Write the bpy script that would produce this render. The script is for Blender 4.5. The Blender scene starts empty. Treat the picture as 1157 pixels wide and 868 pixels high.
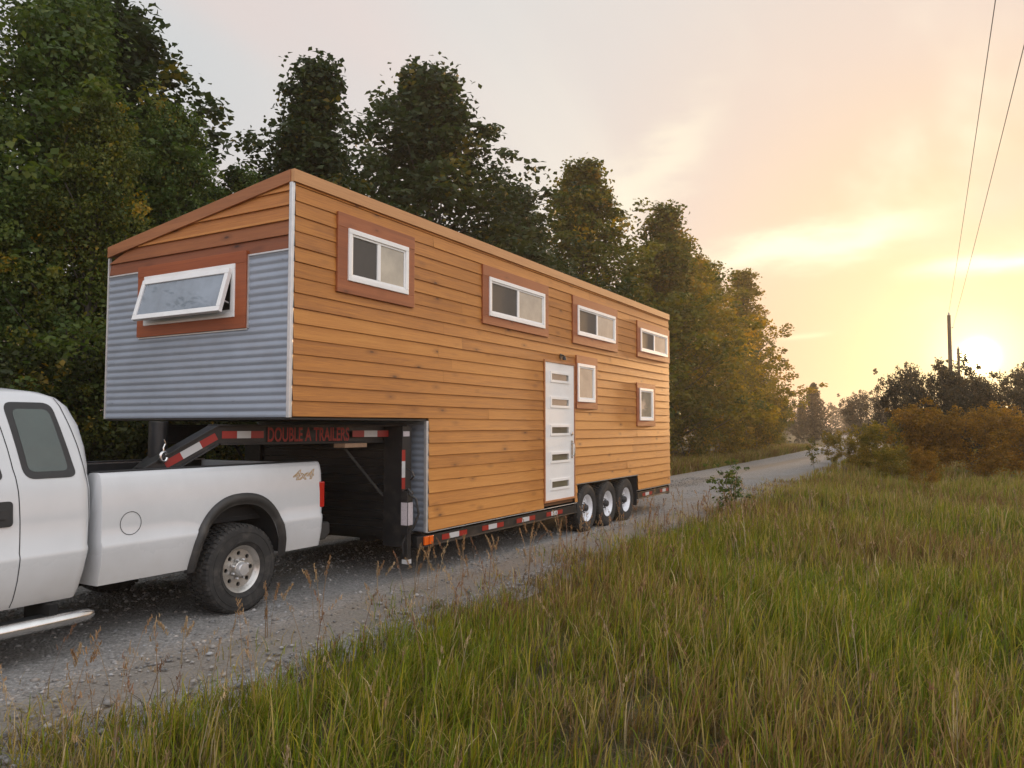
import bpy, bmesh, math, random
import numpy as np
from mathutils import Vector, Matrix

R = math.radians
rng = np.random.default_rng(7)
random.seed(7)
scene = bpy.context.scene
COL = scene.collection

# ------------------------------------------------------------------ camera
cd = bpy.data.cameras.new('camera')
cam = bpy.data.objects.new('camera', cd)
COL.objects.link(cam)
cam.location = (0, 0, 1.65)
cam.rotation_euler = (R(90 + 3.158), 0, R(29.82))
cd.sensor_width = 36.0
cd.lens = 36.0 * 874.8 / 1157.0
cd.clip_start = 0.05
cd.clip_end = 3000
scene.camera = cam

# ------------------------------------------------------------------ light
SUN_AZ, SUN_EL = R(1.31), R(4.4)      # azimuth from +Y towards +X
SUND = Vector((math.sin(SUN_AZ) * math.cos(SUN_EL), math.cos(SUN_AZ) * math.cos(SUN_EL), math.sin(SUN_EL)))
sl = bpy.data.lights.new('sun', 'SUN')
sl.energy = 2.6
sl.angle = R(3.0)
sl.color = (1.0, 0.60, 0.28)
so = bpy.data.objects.new('sun', sl)
so.rotation_euler = SUND.to_track_quat('Z', 'Y').to_euler()
COL.objects.link(so)

scene.view_settings.view_transform = 'Standard'
scene.view_settings.look = 'None'
scene.view_settings.exposure = 0.42
scene.view_settings.gamma = 1.0
try:
    scene.view_settings.use_curve_mapping = False
except Exception:
    pass
scene.cycles.use_denoising = True
scene.cycles.max_bounces = 6
scene.cycles.diffuse_bounces = 3
scene.cycles.glossy_bounces = 3
scene.cycles.transmission_bounces = 4
scene.cycles.volume_bounces = 1
scene.cycles.caustics_reflective = False
scene.cycles.caustics_refractive = False


class NT:
    """short node-tree writer"""
    def __init__(self, tree):
        self.t = tree
        self.n = tree.nodes
        self.l = tree.links

    def put(self, sock, v):
        if isinstance(v, bpy.types.NodeSocket):
            self.l.new(v, sock)
        elif v is not None:
            if hasattr(sock, 'default_value'):
                try:
                    sock.default_value = v
                except Exception:
                    sock.default_value = (*v, 1.0)

    def m(self, op, a, b=None, c=None, clamp=False):
        n = self.n.new('ShaderNodeMath')
        n.operation = op
        n.use_clamp = clamp
        for i, v in enumerate((a, b, c)):
            if v is not None:
                self.put(n.inputs[i], v)
        return n.outputs[0]

    def vm(self, op, a, b=None):
        n = self.n.new('ShaderNodeVectorMath')
        n.operation = op
        self.put(n.inputs[0], a)
        if b is not None:
            self.put(n.inputs[1], b)
        return n.outputs['Value'] if op in ('DOT_PRODUCT', 'LENGTH', 'DISTANCE') else n.outputs[0]

    def xyz(self, v):
        n = self.n.new('ShaderNodeSeparateXYZ')
        self.put(n.inputs[0], v)
        return n.outputs

    def comb(self, x, y, z):
        n = self.n.new('ShaderNodeCombineXYZ')
        for i, v in enumerate((x, y, z)):
            self.put(n.inputs[i], v)
        return n.outputs[0]

    def noise(self, vec, scale, detail=3, rough=.55, dist=0.0):
        n = self.n.new('ShaderNodeTexNoise')
        if vec is not None:
            self.put(n.inputs['Vector'], vec)
        n.inputs['Scale'].default_value = scale
        n.inputs['Detail'].default_value = detail
        n.inputs['Roughness'].default_value = rough
        n.inputs['Distortion'].default_value = dist
        return n.outputs['Fac']

    def white(self, vec):
        n = self.n.new('ShaderNodeTexWhiteNoise')
        self.put(n.inputs['Vector'], vec)
        return n.outputs['Value']

    def voro(self, vec, scale, feature='F1', out='Distance'):
        n = self.n.new('ShaderNodeTexVoronoi')
        n.feature = feature
        self.put(n.inputs['Vector'], vec)
        n.inputs['Scale'].default_value = scale
        return n.outputs[out]

    def ramp(self, fac, stops, interp='LINEAR'):
        n = self.n.new('ShaderNodeValToRGB')
        e = n.color_ramp.elements
        n.color_ramp.interpolation = interp
        while len(e) < len(stops):
            e.new(0.5)
        for i, (p, c) in enumerate(stops):
            e[i].position = p
            e[i].color = (*c, 1.0) if len(c) == 3 else c
        self.put(n.inputs[0], fac)
        return n.outputs[0]

    def mix(self, fac, a, b, mode='MIX'):
        n = self.n.new('ShaderNodeMix')
        n.data_type = 'RGBA'
        n.blend_type = mode
        self.put(n.inputs[0], fac)
        for s, v in ((n.inputs[6], a), (n.inputs[7], b)):
            if isinstance(v, bpy.types.NodeSocket):
                self.l.new(v, s)
            else:
                s.default_value = (*v, 1.0)
        return n.outputs[2]

    def smooth(self, v, a, b, lo=0.0, hi=1.0):
        n = self.n.new('ShaderNodeMapRange')
        n.interpolation_type = 'SMOOTHSTEP'
        self.put(n.inputs[0], v)
        for i, x in enumerate((a, b, lo, hi)):
            n.inputs[i + 1].default_value = x
        return n.outputs[0]


# ------------------------------------------------------------------ sky
world = bpy.data.worlds.new('World')
scene.world = world
world.use_nodes = True
world.node_tree.nodes.clear()
w = NT(world.node_tree)
tc = w.n.new('ShaderNodeTexCoord').outputs['Generated']
dirv = w.vm('NORMALIZE', tc)
dx, dy, dz = w.xyz(dirv)
cosang = w.vm('DOT_PRODUCT', dirv, tuple(SUND))
ang = w.m('MULTIPLY', w.m('ARCCOSINE', cosang), 180 / math.pi)          # degrees from the sun
elv = w.m('MULTIPLY', w.m('ARCSINE', dz), 180 / math.pi)
az = w.m('MULTIPLY', w.m('ARCTAN2', dx, dy), 180 / math.pi)
# squash so that the warm band spreads wider along the horizon
g = w.m('DIVIDE', ang, 180.0)
base = w.ramp(g, [(0.0, (1.4, 1.25, 0.75)), (0.02, (1.02, 0.86, 0.48)), (0.045, (0.95, 0.73, 0.45)), (0.075, (0.91, 0.68, 0.48)), (0.115, (0.84, 0.68, 0.57)),
                  (0.17, (0.76, 0.69, 0.64)), (0.24, (0.68, 0.67, 0.66)), (0.31, (0.61, 0.625, 0.635)), (0.50, (0.65, 0.68, 0.73)), (1.0, (0.76, 0.80, 0.88))])
# peach belt low on the horizon
belt = w.m('MULTIPLY', w.smooth(elv, 13.0, 1.5), w.smooth(ang, 5.0, 14.0))
base = w.mix(w.m('MULTIPLY', belt, 0.85), base, (0.90, 0.55, 0.38))
# high thin cloud, laid out on a flat layer overhead
zc = w.m('ADD', w.m('MAXIMUM', dz, 0.0), 0.10)
layer = w.comb(w.m('DIVIDE', dx, zc), w.m('DIVIDE', dy, zc), 0.0)
c1 = w.noise(w.vm('MULTIPLY', layer, (0.55, 0.16, 1.0)), 1.6, 5, .55, .8)
c2 = w.noise(w.vm('MULTIPLY', layer, (0.9, 0.5, 1.0)), 0.9, 3, .5, .3)
up = w.smooth(elv, 4.0, 14.0)
bright = w.m('MULTIPLY', w.smooth(c1, 0.47, 0.70), up)
dark = w.m('MULTIPLY', w.smooth(c2, 0.50, 0.72), up)
near = w.smooth(ang, 50.0, 12.0)
cloud_c = w.mix(near, (0.80, 0.77, 0.73), (1.12, 1.04, 0.80))
base = w.mix(w.m('MULTIPLY', bright, w.m('ADD', w.m('MULTIPLY', near, 0.65), 0.16)), base, cloud_c)
base = w.mix(w.m('MULTIPLY', dark, 0.55), base, (0.84, 0.65, 0.59))


def streak(az0, el0, slope, half, thick, power, col, base):
    n1 = w.noise(w.comb(w.m('MULTIPLY', az, 0.16), w.m('MULTIPLY', elv, 0.5), az0), 1.4, 4, .55)
    e = w.m('SUBTRACT', elv, w.m('ADD', el0, w.m('MULTIPLY', w.m('SUBTRACT', az, az0), slope)))
    e = w.m('ADD', e, w.m('MULTIPLY', w.m('SUBTRACT', n1, 0.5), 2.6 * thick))
    gz = w.m('POWER', 2.718, w.m('MULTIPLY', -1.0, w.m('POWER', w.m('DIVIDE', w.m('ABSOLUTE', e), thick), 2.0)))
    a = w.m('DIVIDE', w.m('ABSOLUTE', w.m('SUBTRACT', az, az0)), half)
    ga = w.smooth(a, 1.0, 0.25)
    return w.mix(w.m('MULTIPLY', w.m('MULTIPLY', gz, ga), power), base, col)


base = streak(-8.5, 12.4, 0.09, 11.0, 1.1, 0.95, (1.15, 1.06, 0.78), base)
base = streak(4.5, 10.25, 0.02, 9.0, 0.45, 1.0, (1.30, 1.22, 0.88), base)
base = streak(-20.0, 17.5, 0.75, 7.5, 2.2, 0.55, (1.05, 0.96, 0.74), base)
base = streak(-9.0, 6.3, 0.05, 2.2, 0.16, 0.5, (1.05, 0.95, 0.66), base)
# bright core where the sun sits
core = w.m('MULTIPLY', w.m('POWER', 2.718, w.m('MULTIPLY', -1.0, w.m('POWER', w.m('DIVIDE', ang, 0.62), 2.0))), 22.0)
halo = w.m('MULTIPLY', w.m('POWER', 2.718, w.m('MULTIPLY', ang, -0.75)), 0.9)
# added brightness in the unseen sky behind and right, to light the facades
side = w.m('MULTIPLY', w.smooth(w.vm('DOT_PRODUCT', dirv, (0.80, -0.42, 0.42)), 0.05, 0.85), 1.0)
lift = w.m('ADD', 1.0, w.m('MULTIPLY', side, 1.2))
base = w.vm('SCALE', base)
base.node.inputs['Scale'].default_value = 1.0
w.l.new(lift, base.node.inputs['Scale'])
glow = w.comb(w.m('ADD', core, halo), w.m('ADD', w.m('MULTIPLY', core, 0.86), w.m('MULTIPLY', halo, 0.80)),
              w.m('ADD', w.m('MULTIPLY', core, 0.5), w.m('MULTIPLY', halo, 0.35)))
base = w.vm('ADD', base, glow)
nish = w.n.new('ShaderNodeTexSky')
nish.sky_type = 'NISHITA'
nish.sun_disc = False
nish.sun_elevation = SUN_EL
nish.sun_rotation = SUN_AZ
nish.dust_density = 3.0
bg1 = w.n.new('ShaderNodeBackground')
w.l.new(nish.outputs[0], bg1.inputs[0])
bg1.inputs[1].default_value = 0.005
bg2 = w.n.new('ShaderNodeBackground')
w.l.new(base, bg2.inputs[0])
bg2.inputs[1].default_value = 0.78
add = w.n.new('ShaderNodeAddShader')
w.l.new(bg1.outputs[0], add.inputs[0])
w.l.new(bg2.outputs[0], add.inputs[1])
wo = w.n.new('ShaderNodeOutputWorld')
w.l.new(add.outputs[0], wo.inputs[0])
world.cycles.sampling_method = 'MANUAL'
world.cycles.sample_map_resolution = 1024


# ------------------------------------------------------------------ materials
def mat(name, color=(.5, .5, .5), rough=.6, metal=0.0, spec=.5, coat=0.0):
    m = bpy.data.materials.new(name)
    m.use_nodes = True
    b = m.node_tree.nodes['Principled BSDF']
    b.inputs['Base Color'].default_value = (*color, 1)
    b.inputs['Roughness'].default_value = rough
    b.inputs['Metallic'].default_value = metal
    b.inputs['Specular IOR Level'].default_value = spec
    b.inputs['Coat Weight'].default_value = coat
    return m


def nt(m):
    t = NT(m.node_tree)
    return t, m.node_tree.nodes['Principled BSDF']


def objco(t):
    return t.n.new('ShaderNodeTexCoord').outputs['Object']


def bump(t, b, h, strength=.3, dist=.01):
    n = t.n.new('ShaderNodeBump')
    n.inputs['Strength'].default_value = strength
    n.inputs['Distance'].default_value = dist
    t.put(n.inputs['Height'], h)
    t.l.new(n.outputs[0], b.inputs['Normal'])


def noisy(m, scale, amount=.25, rough_amt=.1, bumpy=0.0, dirt=None, dscale=3.0):
    """gentle colour and gloss variation over a plain material, plus blotches of dirt"""
    t, b = nt(m)
    co = objco(t)
    c = tuple(b.inputs['Base Color'].default_value)[:3]
    n = t.noise(co, scale, 5, .6)
    col = t.ramp(n, [(.25, tuple(x * (1 - amount) for x in c)), (.75, tuple(min(1, x * (1 + amount)) for x in c))])
    if dirt:
        d = t.smooth(t.noise(co, dscale, 6, .65), .48, .75)
        col = t.mix(t.m('MULTIPLY', d, dirt[1]), col, dirt[0])
    t.l.new(col, b.inputs['Base Color'])
    r = b.inputs['Roughness'].default_value
    t.l.new(t.m('ADD', t.m('MULTIPLY', n, rough_amt * 2), r - rough_amt), b.inputs['Roughness'])
    if bumpy:
        bump(t, b, n, bumpy, .01)
    return m


PITCH = 0.1378
Z_LOW = 0.495


def wood(name, c_dark, c_mid, c_light, along='y', rough=.5, pitch=PITCH, z0=Z_LOW, knots=1.0):
    """stained boards: tint per board, long grain, knots"""
    m = mat(name, c_mid, rough)
    t, b = nt(m)
    geo = t.n.new('ShaderNodeNewGeometry').outputs['Position']
    x, y, z = t.xyz(geo)
    a = y if along == 'y' else x
    row = t.m('FLOOR', t.m('DIVIDE', t.m('SUBTRACT', z, z0 - 0.003), pitch))
    att = t.n.new('ShaderNodeAttribute')
    att.attribute_name = 'board'
    bid = att.outputs['Fac']
    rnd = t.white(t.comb(bid, row, 2.0))
    rnd2 = t.white(t.comb(bid, row, 9.0))
    grain = t.noise(t.comb(t.m('ADD', t.m('MULTIPLY', a, 1.6), t.m('MULTIPLY', rnd, 40)), t.m('MULTIPLY', z, 42.0), t.m('MULTIPLY', x if along == 'y' else y, 42.0)), 1.0, 6, .62, 1.2)
    fine = t.noise(t.comb(t.m('MULTIPLY', a, 6.0), t.m('MULTIPLY', z, 190.0), rnd), 1.0, 3, .6)
    big = t.noise(t.comb(t.m('MULTIPLY', a, .8), t.m('MULTIPLY', z, 1.0), rnd2), 1.0, 3, .55)
    f = t.m('ADD', t.m('MULTIPLY', grain, .62), t.m('MULTIPLY', fine, .18))
    f = t.m('ADD', f, t.m('MULTIPLY', t.m('SUBTRACT', rnd, .5), .17))
    f = t.m('ADD', f, t.m('MULTIPLY', t.m('SUBTRACT', big, .5), .25))
    col = t.ramp(f, [(.12, c_dark), (.42, c_mid), (.72, c_light)])
    # knots: sparse dark ovals
    kv = t.comb(t.m('MULTIPLY', a, 2.6), t.m('MULTIPLY', z, 7.2), t.m('MULTIPLY', rnd2, 9.0))
    kd = t.voro(kv, 1.0)
    kc = t.voro(kv, 1.0, 'F1', 'Color')
    ksel = t.m('GREATER_THAN', t.xyz(kc)[0], .42)
    ring = t.m('MULTIPLY', t.smooth(kd, .13, .045), ksel)
    halo_ = t.m('MULTIPLY', t.smooth(kd, .34, .10), ksel)
    col = t.mix(t.m('MULTIPLY', halo_, .45 * knots), col, tuple(v * .75 for v in c_dark))
    col = t.mix(t.m('MULTIPLY', ring, .85 * knots), col, tuple(v * .28 for v in c_dark))
    t.l.new(col, b.inputs['Base Color'])
    t.l.new(t.m('ADD', .40, t.m('MULTIPLY', grain, .25)), b.inputs['Roughness'])
    bump(t, b, t.m('ADD', grain, t.m('MULTIPLY', fine, .5)), .25, .004)
    return m


M = {}
M['siding'] = wood('cedar_siding', (.23, .074, .012), (.45, .178, .031), (.59, .275, .064))
M['gable'] = wood('cedar_gable', (.27, .085, .018), (.46, .175, .038), (.60, .27, .07), along='x')
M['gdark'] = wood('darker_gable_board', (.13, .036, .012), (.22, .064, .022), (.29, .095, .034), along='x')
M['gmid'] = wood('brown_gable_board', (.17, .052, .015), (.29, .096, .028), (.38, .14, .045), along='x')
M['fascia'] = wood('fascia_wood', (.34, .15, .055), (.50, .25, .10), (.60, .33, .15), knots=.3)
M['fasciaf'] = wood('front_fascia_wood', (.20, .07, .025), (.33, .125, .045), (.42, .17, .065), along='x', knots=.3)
M['trim'] = wood('red_stained_trim', (.19, .052, .016), (.30, .090, .030), (.40, .135, .048), knots=.6)
M['trimx'] = wood('red_stained_trim_front', (.19, .044, .012), (.32, .080, .024), (.42, .12, .040), along='x', knots=.6)
M['core'] = mat('wall_sheathing', (.16, .075, .03), .8)
M['metal'] = noisy(mat('corrugated_metal', (.33, .37, .435), .45, .35), 2.2, .12, .08, 0, ((.30, .31, .34), .35), 4.0)
M['galv'] = noisy(mat('galvanised_trim', (.62, .62, .62), .35, .6), 14, .12, .1)
M['vinyl'] = noisy(mat('white_vinyl', (.82, .82, .81), .35), 5, .04, .05, 0, ((.62, .60, .56), .25), 9)
M['doorw'] = noisy(mat('white_door_paint', (.80, .79, .77), .38), 3, .03, .05, 0, ((.64, .60, .54), .25), 5)
M['black'] = noisy(mat('black_trailer_paint', (.012, .012, .013), .42), 8, .3, .1, 0, ((.07, .06, .052), .5), 6)
M['blackp'] = noisy(mat('black_plastic', (.022, .022, .023), .55), 18, .2, .1)
M['flare'] = noisy(mat('faded_flare_plastic', (.028, .027, .026), .6), 10, .25, .1, 0, ((.10, .09, .078), .5), 6)
M['rubber'] = noisy(mat('tyre_rubber', (.024, .023, .022), .85), 20, .3, .05, .2, ((.095, .085, .075), .65), 9)
M['truckrim'] = noisy(mat('worn_alloy_rim', (.50, .48, .45), .36, .75), 9, .2, .1, 0, ((.20, .17, .14), .6), 16)
M['whiterim'] = noisy(mat('white_steel_rim', (.74, .75, .78), .35, .1), 9, .08, .1, 0, ((.42, .38, .34), .35), 12)
M['chrome'] = noisy(mat('scuffed_chrome', (.62, .61, .60), .22, .95), 12, .12, .08)
M['hole'] = mat('dark_gap', (.006, .006, .006), .9)
M['redtape'] = mat('red_reflective', (.30, .016, .012), .35)
M['whitetape'] = mat('white_reflective', (.52, .52, .52), .35)
M['redtext'] = noisy(mat('faded_red_lettering', (.30, .022, .015), .55), 40, .25, .05, 0, ((.06, .02, .015), .5), 30)
M['amber'] = mat('amber_lens', (.75, .13, .015), .15, 0, .6, .5)
M['taillens'] = mat('red_lens', (.45, .012, .010), .15, 0, .6, .5)
M['gold'] = mat('gold_decal', (.55, .36, .17), .45)
M['label'] = noisy(mat('pale_label', (.50, .45, .47), .5), 60, .2, .05)
M['tan'] = noisy(mat('bare_wood', (.40, .26, .17), .7), 20, .2, .05)
M['liner'] = noisy(mat('bed_liner', (.014, .014, .015), .85), 30, .3, .1, .3)
M['tarp'] = noisy(mat('roof_membrane', (.10, .10, .11), .7), 5, .2, .05)


def paint():
    m = mat('white_truck_paint', (.60, .60, .595), .28, 0, .5, .6)
    t, b = nt(m)
    b.inputs['Coat Roughness'].default_value = .08
    geo = t.n.new('ShaderNodeNewGeometry').outputs['Position']
    x, y, z = t.xyz(geo)
    n = t.noise(geo, 2.5, 6, .65)
    n2 = t.noise(geo, 26, 4, .6)
    # road dust thrown up along the sills
    low = t.m('MULTIPLY', t.smooth(t.m('ADD', z, t.m('MULTIPLY', n, .35)), 1.0, .50), t.m('ADD', .35, t.m('MULTIPLY', n2, .6)))
    col = t.ramp(n, [(.3, (.555, .57, .585)), (.7, (.61, .625, .64))])
    col = t.mix(t.m('MULTIPLY', low, .45), col, (.46, .41, .34))
    t.l.new(col, b.inputs['Base Color'])
    t.l.new(t.m('ADD', .24, t.m('MULTIPLY', low, .35)), b.inputs['Roughness'])
    return m


M['paint'] = paint()


def glass(name, tint, rough=.03):
    m = mat(name, tint, rough, 0, .6, 1.0 if rough < .2 else 0.0)
    t, b = nt(m)
    b.inputs['Coat Roughness'].default_value = .02
    b.inputs['IOR'].default_value = 1.6
    geo = t.n.new('ShaderNodeNewGeometry').outputs['Position']
    n = t.noise(geo, 3.0, 4, .6)
    t.l.new(t.ramp(n, [(.3, tuple(c * .75 for c in tint)), (.7, tuple(min(1, c * 1.2) for c in tint))]), b.inputs['Base Color'])
    bump(t, b, t.noise(geo, 1.3, 2, .5), .06, .02)
    return m


M['dglass'] = glass('dark_screened_glass', (.035, .031, .026), .5)
M['pglass'] = glass('pane_with_painted_reflection', (.40, .34, .25), .04)  # pale sky reflection put into the pane's base colour
M['fglass'] = glass('grey_awning_glass', (.20, .235, .28), .16)
M['tglass'] = glass('green_tinted_glass', (.030, .046, .038), .05)
M['tglass'].node_tree.nodes['Principled BSDF'].inputs['Coat Weight'].default_value = .25
M['slot'] = glass('door_light_glass', (.16, .14, .105), .05)


# ------------------------------------------------------------------ mesh builder
class MB:
    def __init__(self):
        self.v, self.f, self.a = [], [], []
        self.tag = 0.0
        self.mi = []
        self.cur = 0

    def add(self, verts, faces, M4=None):
        o = len(self.v)
        for p in verts:
            p = Vector(p)
            if M4 is not None:
                p = M4 @ p
            self.v.append(tuple(p))
        for f in faces:
            self.f.append([i + o for i in f])
            self.a.append(self.tag)
            self.mi.append(self.cur)
        return self

    def box(self, x0, x1, y0, y1, z0, z1, M4=None):
        v = [(x, y, z) for x in (x0, x1) for y in (y0, y1) for z in (z0, z1)]
        f = [(0, 1, 3, 2), (4, 6, 7, 5), (0, 4, 5, 1), (2, 3, 7, 6), (0, 2, 6, 4), (1, 5, 7, 3)]
        return self.add(v, f, M4)

    def prism(self, pts, axis, a, b):
        """polygon pts in the two other axes, extruded a..b along axis"""
        n = len(pts)
        def P(p, t):
            return {'x': (t, p[0], p[1]), 'y': (p[0], t, p[1]), 'z': (p[0], p[1], t)}[axis]
        v = [P(p, a) for p in pts] + [P(p, b) for p in pts]
        f = [list(range(n))[::-1], list(range(n, 2 * n))]
        f += [(i, (i + 1) % n, n + (i + 1) % n, n + i) for i in range(n)]
        return self.add(v, f)

    def tube(self, path, r, n=8, caps=True):
        path = [Vector(p) for p in path]
        rs = r if isinstance(r, (list, tuple)) else [r] * len(path)
        o = len(self.v)
        u = None
        for i, p in enumerate(path):
            d = (path[min(i + 1, len(path) - 1)] - path[max(i - 1, 0)]).normalized()
            if u is None:
                u = d.orthogonal().normalized()
            u = (u - d * u.dot(d)).normalized()
            w_ = d.cross(u)
            for k in range(n):
                a = 2 * math.pi * k / n
                self.v.append(tuple(p + (u * math.cos(a) + w_ * math.sin(a)) * rs[i]))
        for i in range(len(path) - 1):
            for k in range(n):
                k2 = (k + 1) % n
                self.f.append([o + i * n + k, o + i * n + k2, o + (i + 1) * n + k2, o + (i + 1) * n + k])
        if caps:
            self.f.append([o + k for k in range(n)][::-1])
            self.f.append([o + (len(path) - 1) * n + k for k in range(n)])
        while len(self.a) < len(self.f):
            self.a.append(self.tag)
            self.mi.append(self.cur)
        return self

    def lathe(self, prof, n=40, closed=False):
        """profile of (x, r) spun about the x axis"""
        o = len(self.v)
        for k in range(n):
            a = 2 * math.pi * k / n
            for x, r in prof:
                self.v.append((x, r * math.cos(a), r * math.sin(a)))
        q = len(prof)
        for k in range(n):
            k2 = (k + 1) % n
            for i in range(q if closed else q - 1):
                j = (i + 1) % q
                self.f.append([o + k * q + i, o + k2 * q + i, o + k2 * q + j, o + k * q + j])
        while len(self.a) < len(self.f):
            self.a.append(self.tag)
            self.mi.append(self.cur)
        return self

    def build(self, name, mats, parent=None, smooth=False, bevel=0.0, seg=2, angle=35):
        me = bpy.data.meshes.new(name)
        me.from_pydata(self.v, [], self.f)
        at = me.attributes.new('board', 'FLOAT', 'FACE')
        at.data.foreach_set('value', np.array(self.a, dtype=np.float32))
        if not isinstance(mats, (list, tuple)):
            mats = [mats]
        for m in mats:
            me.materials.append(m)
        if len(mats) > 1:
            me.polygons.foreach_set('material_index', np.array(self.mi, dtype=np.int32))
        bm = bmesh.new()
        bm.from_mesh(me)
        bmesh.ops.recalc_face_normals(bm, faces=bm.faces)
        bm.to_mesh(me)
        bm.free()
        return link(name, me, parent, smooth, bevel, seg, angle)


def link(name, me, parent=None, smooth=False, bevel=0.0, seg=2, angle=35):
    o = bpy.data.objects.new(name, me)
    COL.objects.link(o)
    if parent is not None:
        p = Vector((0, 0, 0))
        q = parent
        while q is not None:
            p += q.location
            q = q.parent
        o.location = -p                       # meshes are written in world coordinates
        o.parent = parent
    if smooth:
        for pl in me.polygons:
            pl.use_smooth = True
        try:
            me.set_sharp_from_angle(angle=R(angle))
        except Exception:
            pass
    if bevel:
        b = o.modifiers.new('bevel', 'BEVEL')
        b.width = bevel
        b.segments = seg
        b.limit_method = 'ANGLE'
        b.angle_limit = R(angle)
        b.harden_normals = False
    return o


def tag(o, label, cat, group=None, kind=None):
    o['label'] = label
    o['category'] = cat
    if group:
        o['group'] = group
    if kind:
        o['kind'] = kind
    return o


def thing(name, label, cat, loc, group=None):
    o = bpy.data.objects.new(name, None)
    o.location = loc
    o.empty_display_size = .3
    COL.objects.link(o)
    return tag(o, label, cat, group)


def np_mesh(name, verts, faces_quads=None, faces_tris=None, attrs=None, mats=(), smooth=False):
    """fast mesh from numpy arrays"""
    me = bpy.data.meshes.new(name)
    verts = np.asarray(verts, np.float32)
    me.vertices.add(len(verts))
    me.vertices.foreach_set('co', verts.ravel())
    loops, starts, totals = [], [], []
    pos = 0
    for fa, k in ((faces_quads, 4), (faces_tris, 3)):
        if fa is None or len(fa) == 0:
            continue
        fa = np.asarray(fa, np.int32)
        loops.append(fa.ravel())
        starts.append(np.arange(len(fa), dtype=np.int32) * k + pos)
        totals.append(np.full(len(fa), k, np.int32))
        pos += fa.size
    loops = np.concatenate(loops)
    me.loops.add(len(loops))
    me.loops.foreach_set('vertex_index', loops)
    st = np.concatenate(starts)
    me.polygons.add(len(st))
    me.polygons.foreach_set('loop_start', st)
    me.polygons.foreach_set('loop_total', np.concatenate(totals))
    if smooth:
        me.polygons.foreach_set('use_smooth', np.ones(len(st), dtype=bool))
    me.update(calc_edges=True)
    for nm, arr in (attrs or {}).items():
        if arr.ndim == 2:
            a = me.attributes.new(nm, 'FLOAT_COLOR', 'POINT')
            c = np.ones((len(arr), 4), np.float32)
            c[:, :3] = arr
            a.data.foreach_set('color', c.ravel())
        else:
            a = me.attributes.new(nm, 'FLOAT', 'POINT')
            a.data.foreach_set('value', arr.astype(np.float32))
    for m in mats:
        me.materials.append(m)
    return me


# ================================================================== GROUND
ROAD_L, ROAD_R = -8.35, -3.95


def road_x(y):                                    # the lane drifts a little to the left far away
    return np.where(y > 20, -0.0006 * np.maximum(y - 20, 0) ** 2, 0.0)


def ground_mat():
    m = mat('meadow_soil', (.06, .05, .03), .95)
    t, b = nt(m)
    geo = t.n.new('ShaderNodeNewGeometry').outputs['Position']
    n = t.noise(geo, .6, 6, .6)
    n2 = t.noise(geo, 9.0, 5, .65)
    c = t.ramp(n, [(.3, (.060, .052, .020)), (.55, (.085, .074, .024)), (.75, (.10, .068, .030))])
    c = t.mix(t.m('MULTIPLY', n2, .5), c, (.05, .04, .02))
    t.l.new(c, b.inputs['Base Color'])
    bump(t, b, n2, .8, .06)
    return m


def gravel_mat():
    m = mat('grey_gravel', (.2, .19, .18), .92)
    t, b = nt(m)
    geo = t.n.new('ShaderNodeNewGeometry').outputs['Position']
    x, y, z = t.xyz(geo)
    v = t.voro(geo, 42.0, 'F1', 'Color')
    vd = t.voro(geo, 42.0)
    v2 = t.voro(geo, 95.0, 'F1', 'Color')
    n = t.noise(geo, .9, 5, .6)
    nn = t.noise(t.comb(t.m('MULTIPLY', x, 1.6), t.m('MULTIPLY', y, .25), 0.0), 1.0, 4, .55)
    g1 = t.ramp(t.xyz(v)[0], [(0, (.13, .125, .12)), (.5, (.25, .24, .228)), (1, (.42, .405, .385))])
    g2 = t.ramp(t.xyz(v2)[1], [(0, (.15, .14, .13)), (1, (.34, .325, .305))])
    c = t.mix(.5, g1, g2)
    track = t.m('ADD', t.smooth(t.m('ABSOLUTE', t.m('ADD', x, 4.60)), .55, .10), t.smooth(t.m('ABSOLUTE', t.m('ADD', x, 6.9)), .55, .10))
    dirt = t.smooth(t.m('ADD', t.m('ADD', t.m('MULTIPLY', n, .5), t.m('MULTIPLY', nn, .5)), t.m('MULTIPLY', track, .25)), .48, .72)
    c = t.mix(t.m('MULTIPLY', dirt, .72), c, (.215, .185, .150))
    t.l.new(c, b.inputs['Base Color'])
    h = t.m('SUBTRACT', 1.0, t.m('MULTIPLY', vd, 1.5))
    bump(t, b, t.m('ADD', h, t.m('MULTIPLY', t.xyz(v2)[0], .5)), .7, .02)
    return m


def sheet(name, xs, ys, zf, m):
    X, Y = np.meshgrid(xs, ys, indexing='ij')
    Z = zf(X, Y)
    v = np.stack([X, Y, Z], -1).reshape(-1, 3)
    nx, ny = len(xs), len(ys)
    i = np.arange(nx * ny).reshape(nx, ny)
    q = np.stack([i[:-1, :-1], i[1:, :-1], i[1:, 1:], i[:-1, 1:]], -1).reshape(-1, 4)
    o = bpy.data.objects.new(name, np_mesh(name, v, q, None, None, [m], True))
    COL.objects.link(o)
    return o


def wob(x, y):
    return (np.sin(x * 1.3 + y * .7) + np.sin(x * .6 - y * 1.1 + 1.0) + np.sin(x * 2.7 + y * 2.1 + 2.0) * .5) / 2.5


def ground_z(x, y):
    d = np.maximum(np.maximum(x - (ROAD_R + road_x(y)), (ROAD_L + road_x(y)) - x), 0)
    fade = np.clip(d / 1.5, 0, 1)
    return -0.03 + 0.05 * wob(x * .8, y * .8) * fade + .04 * fade


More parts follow.
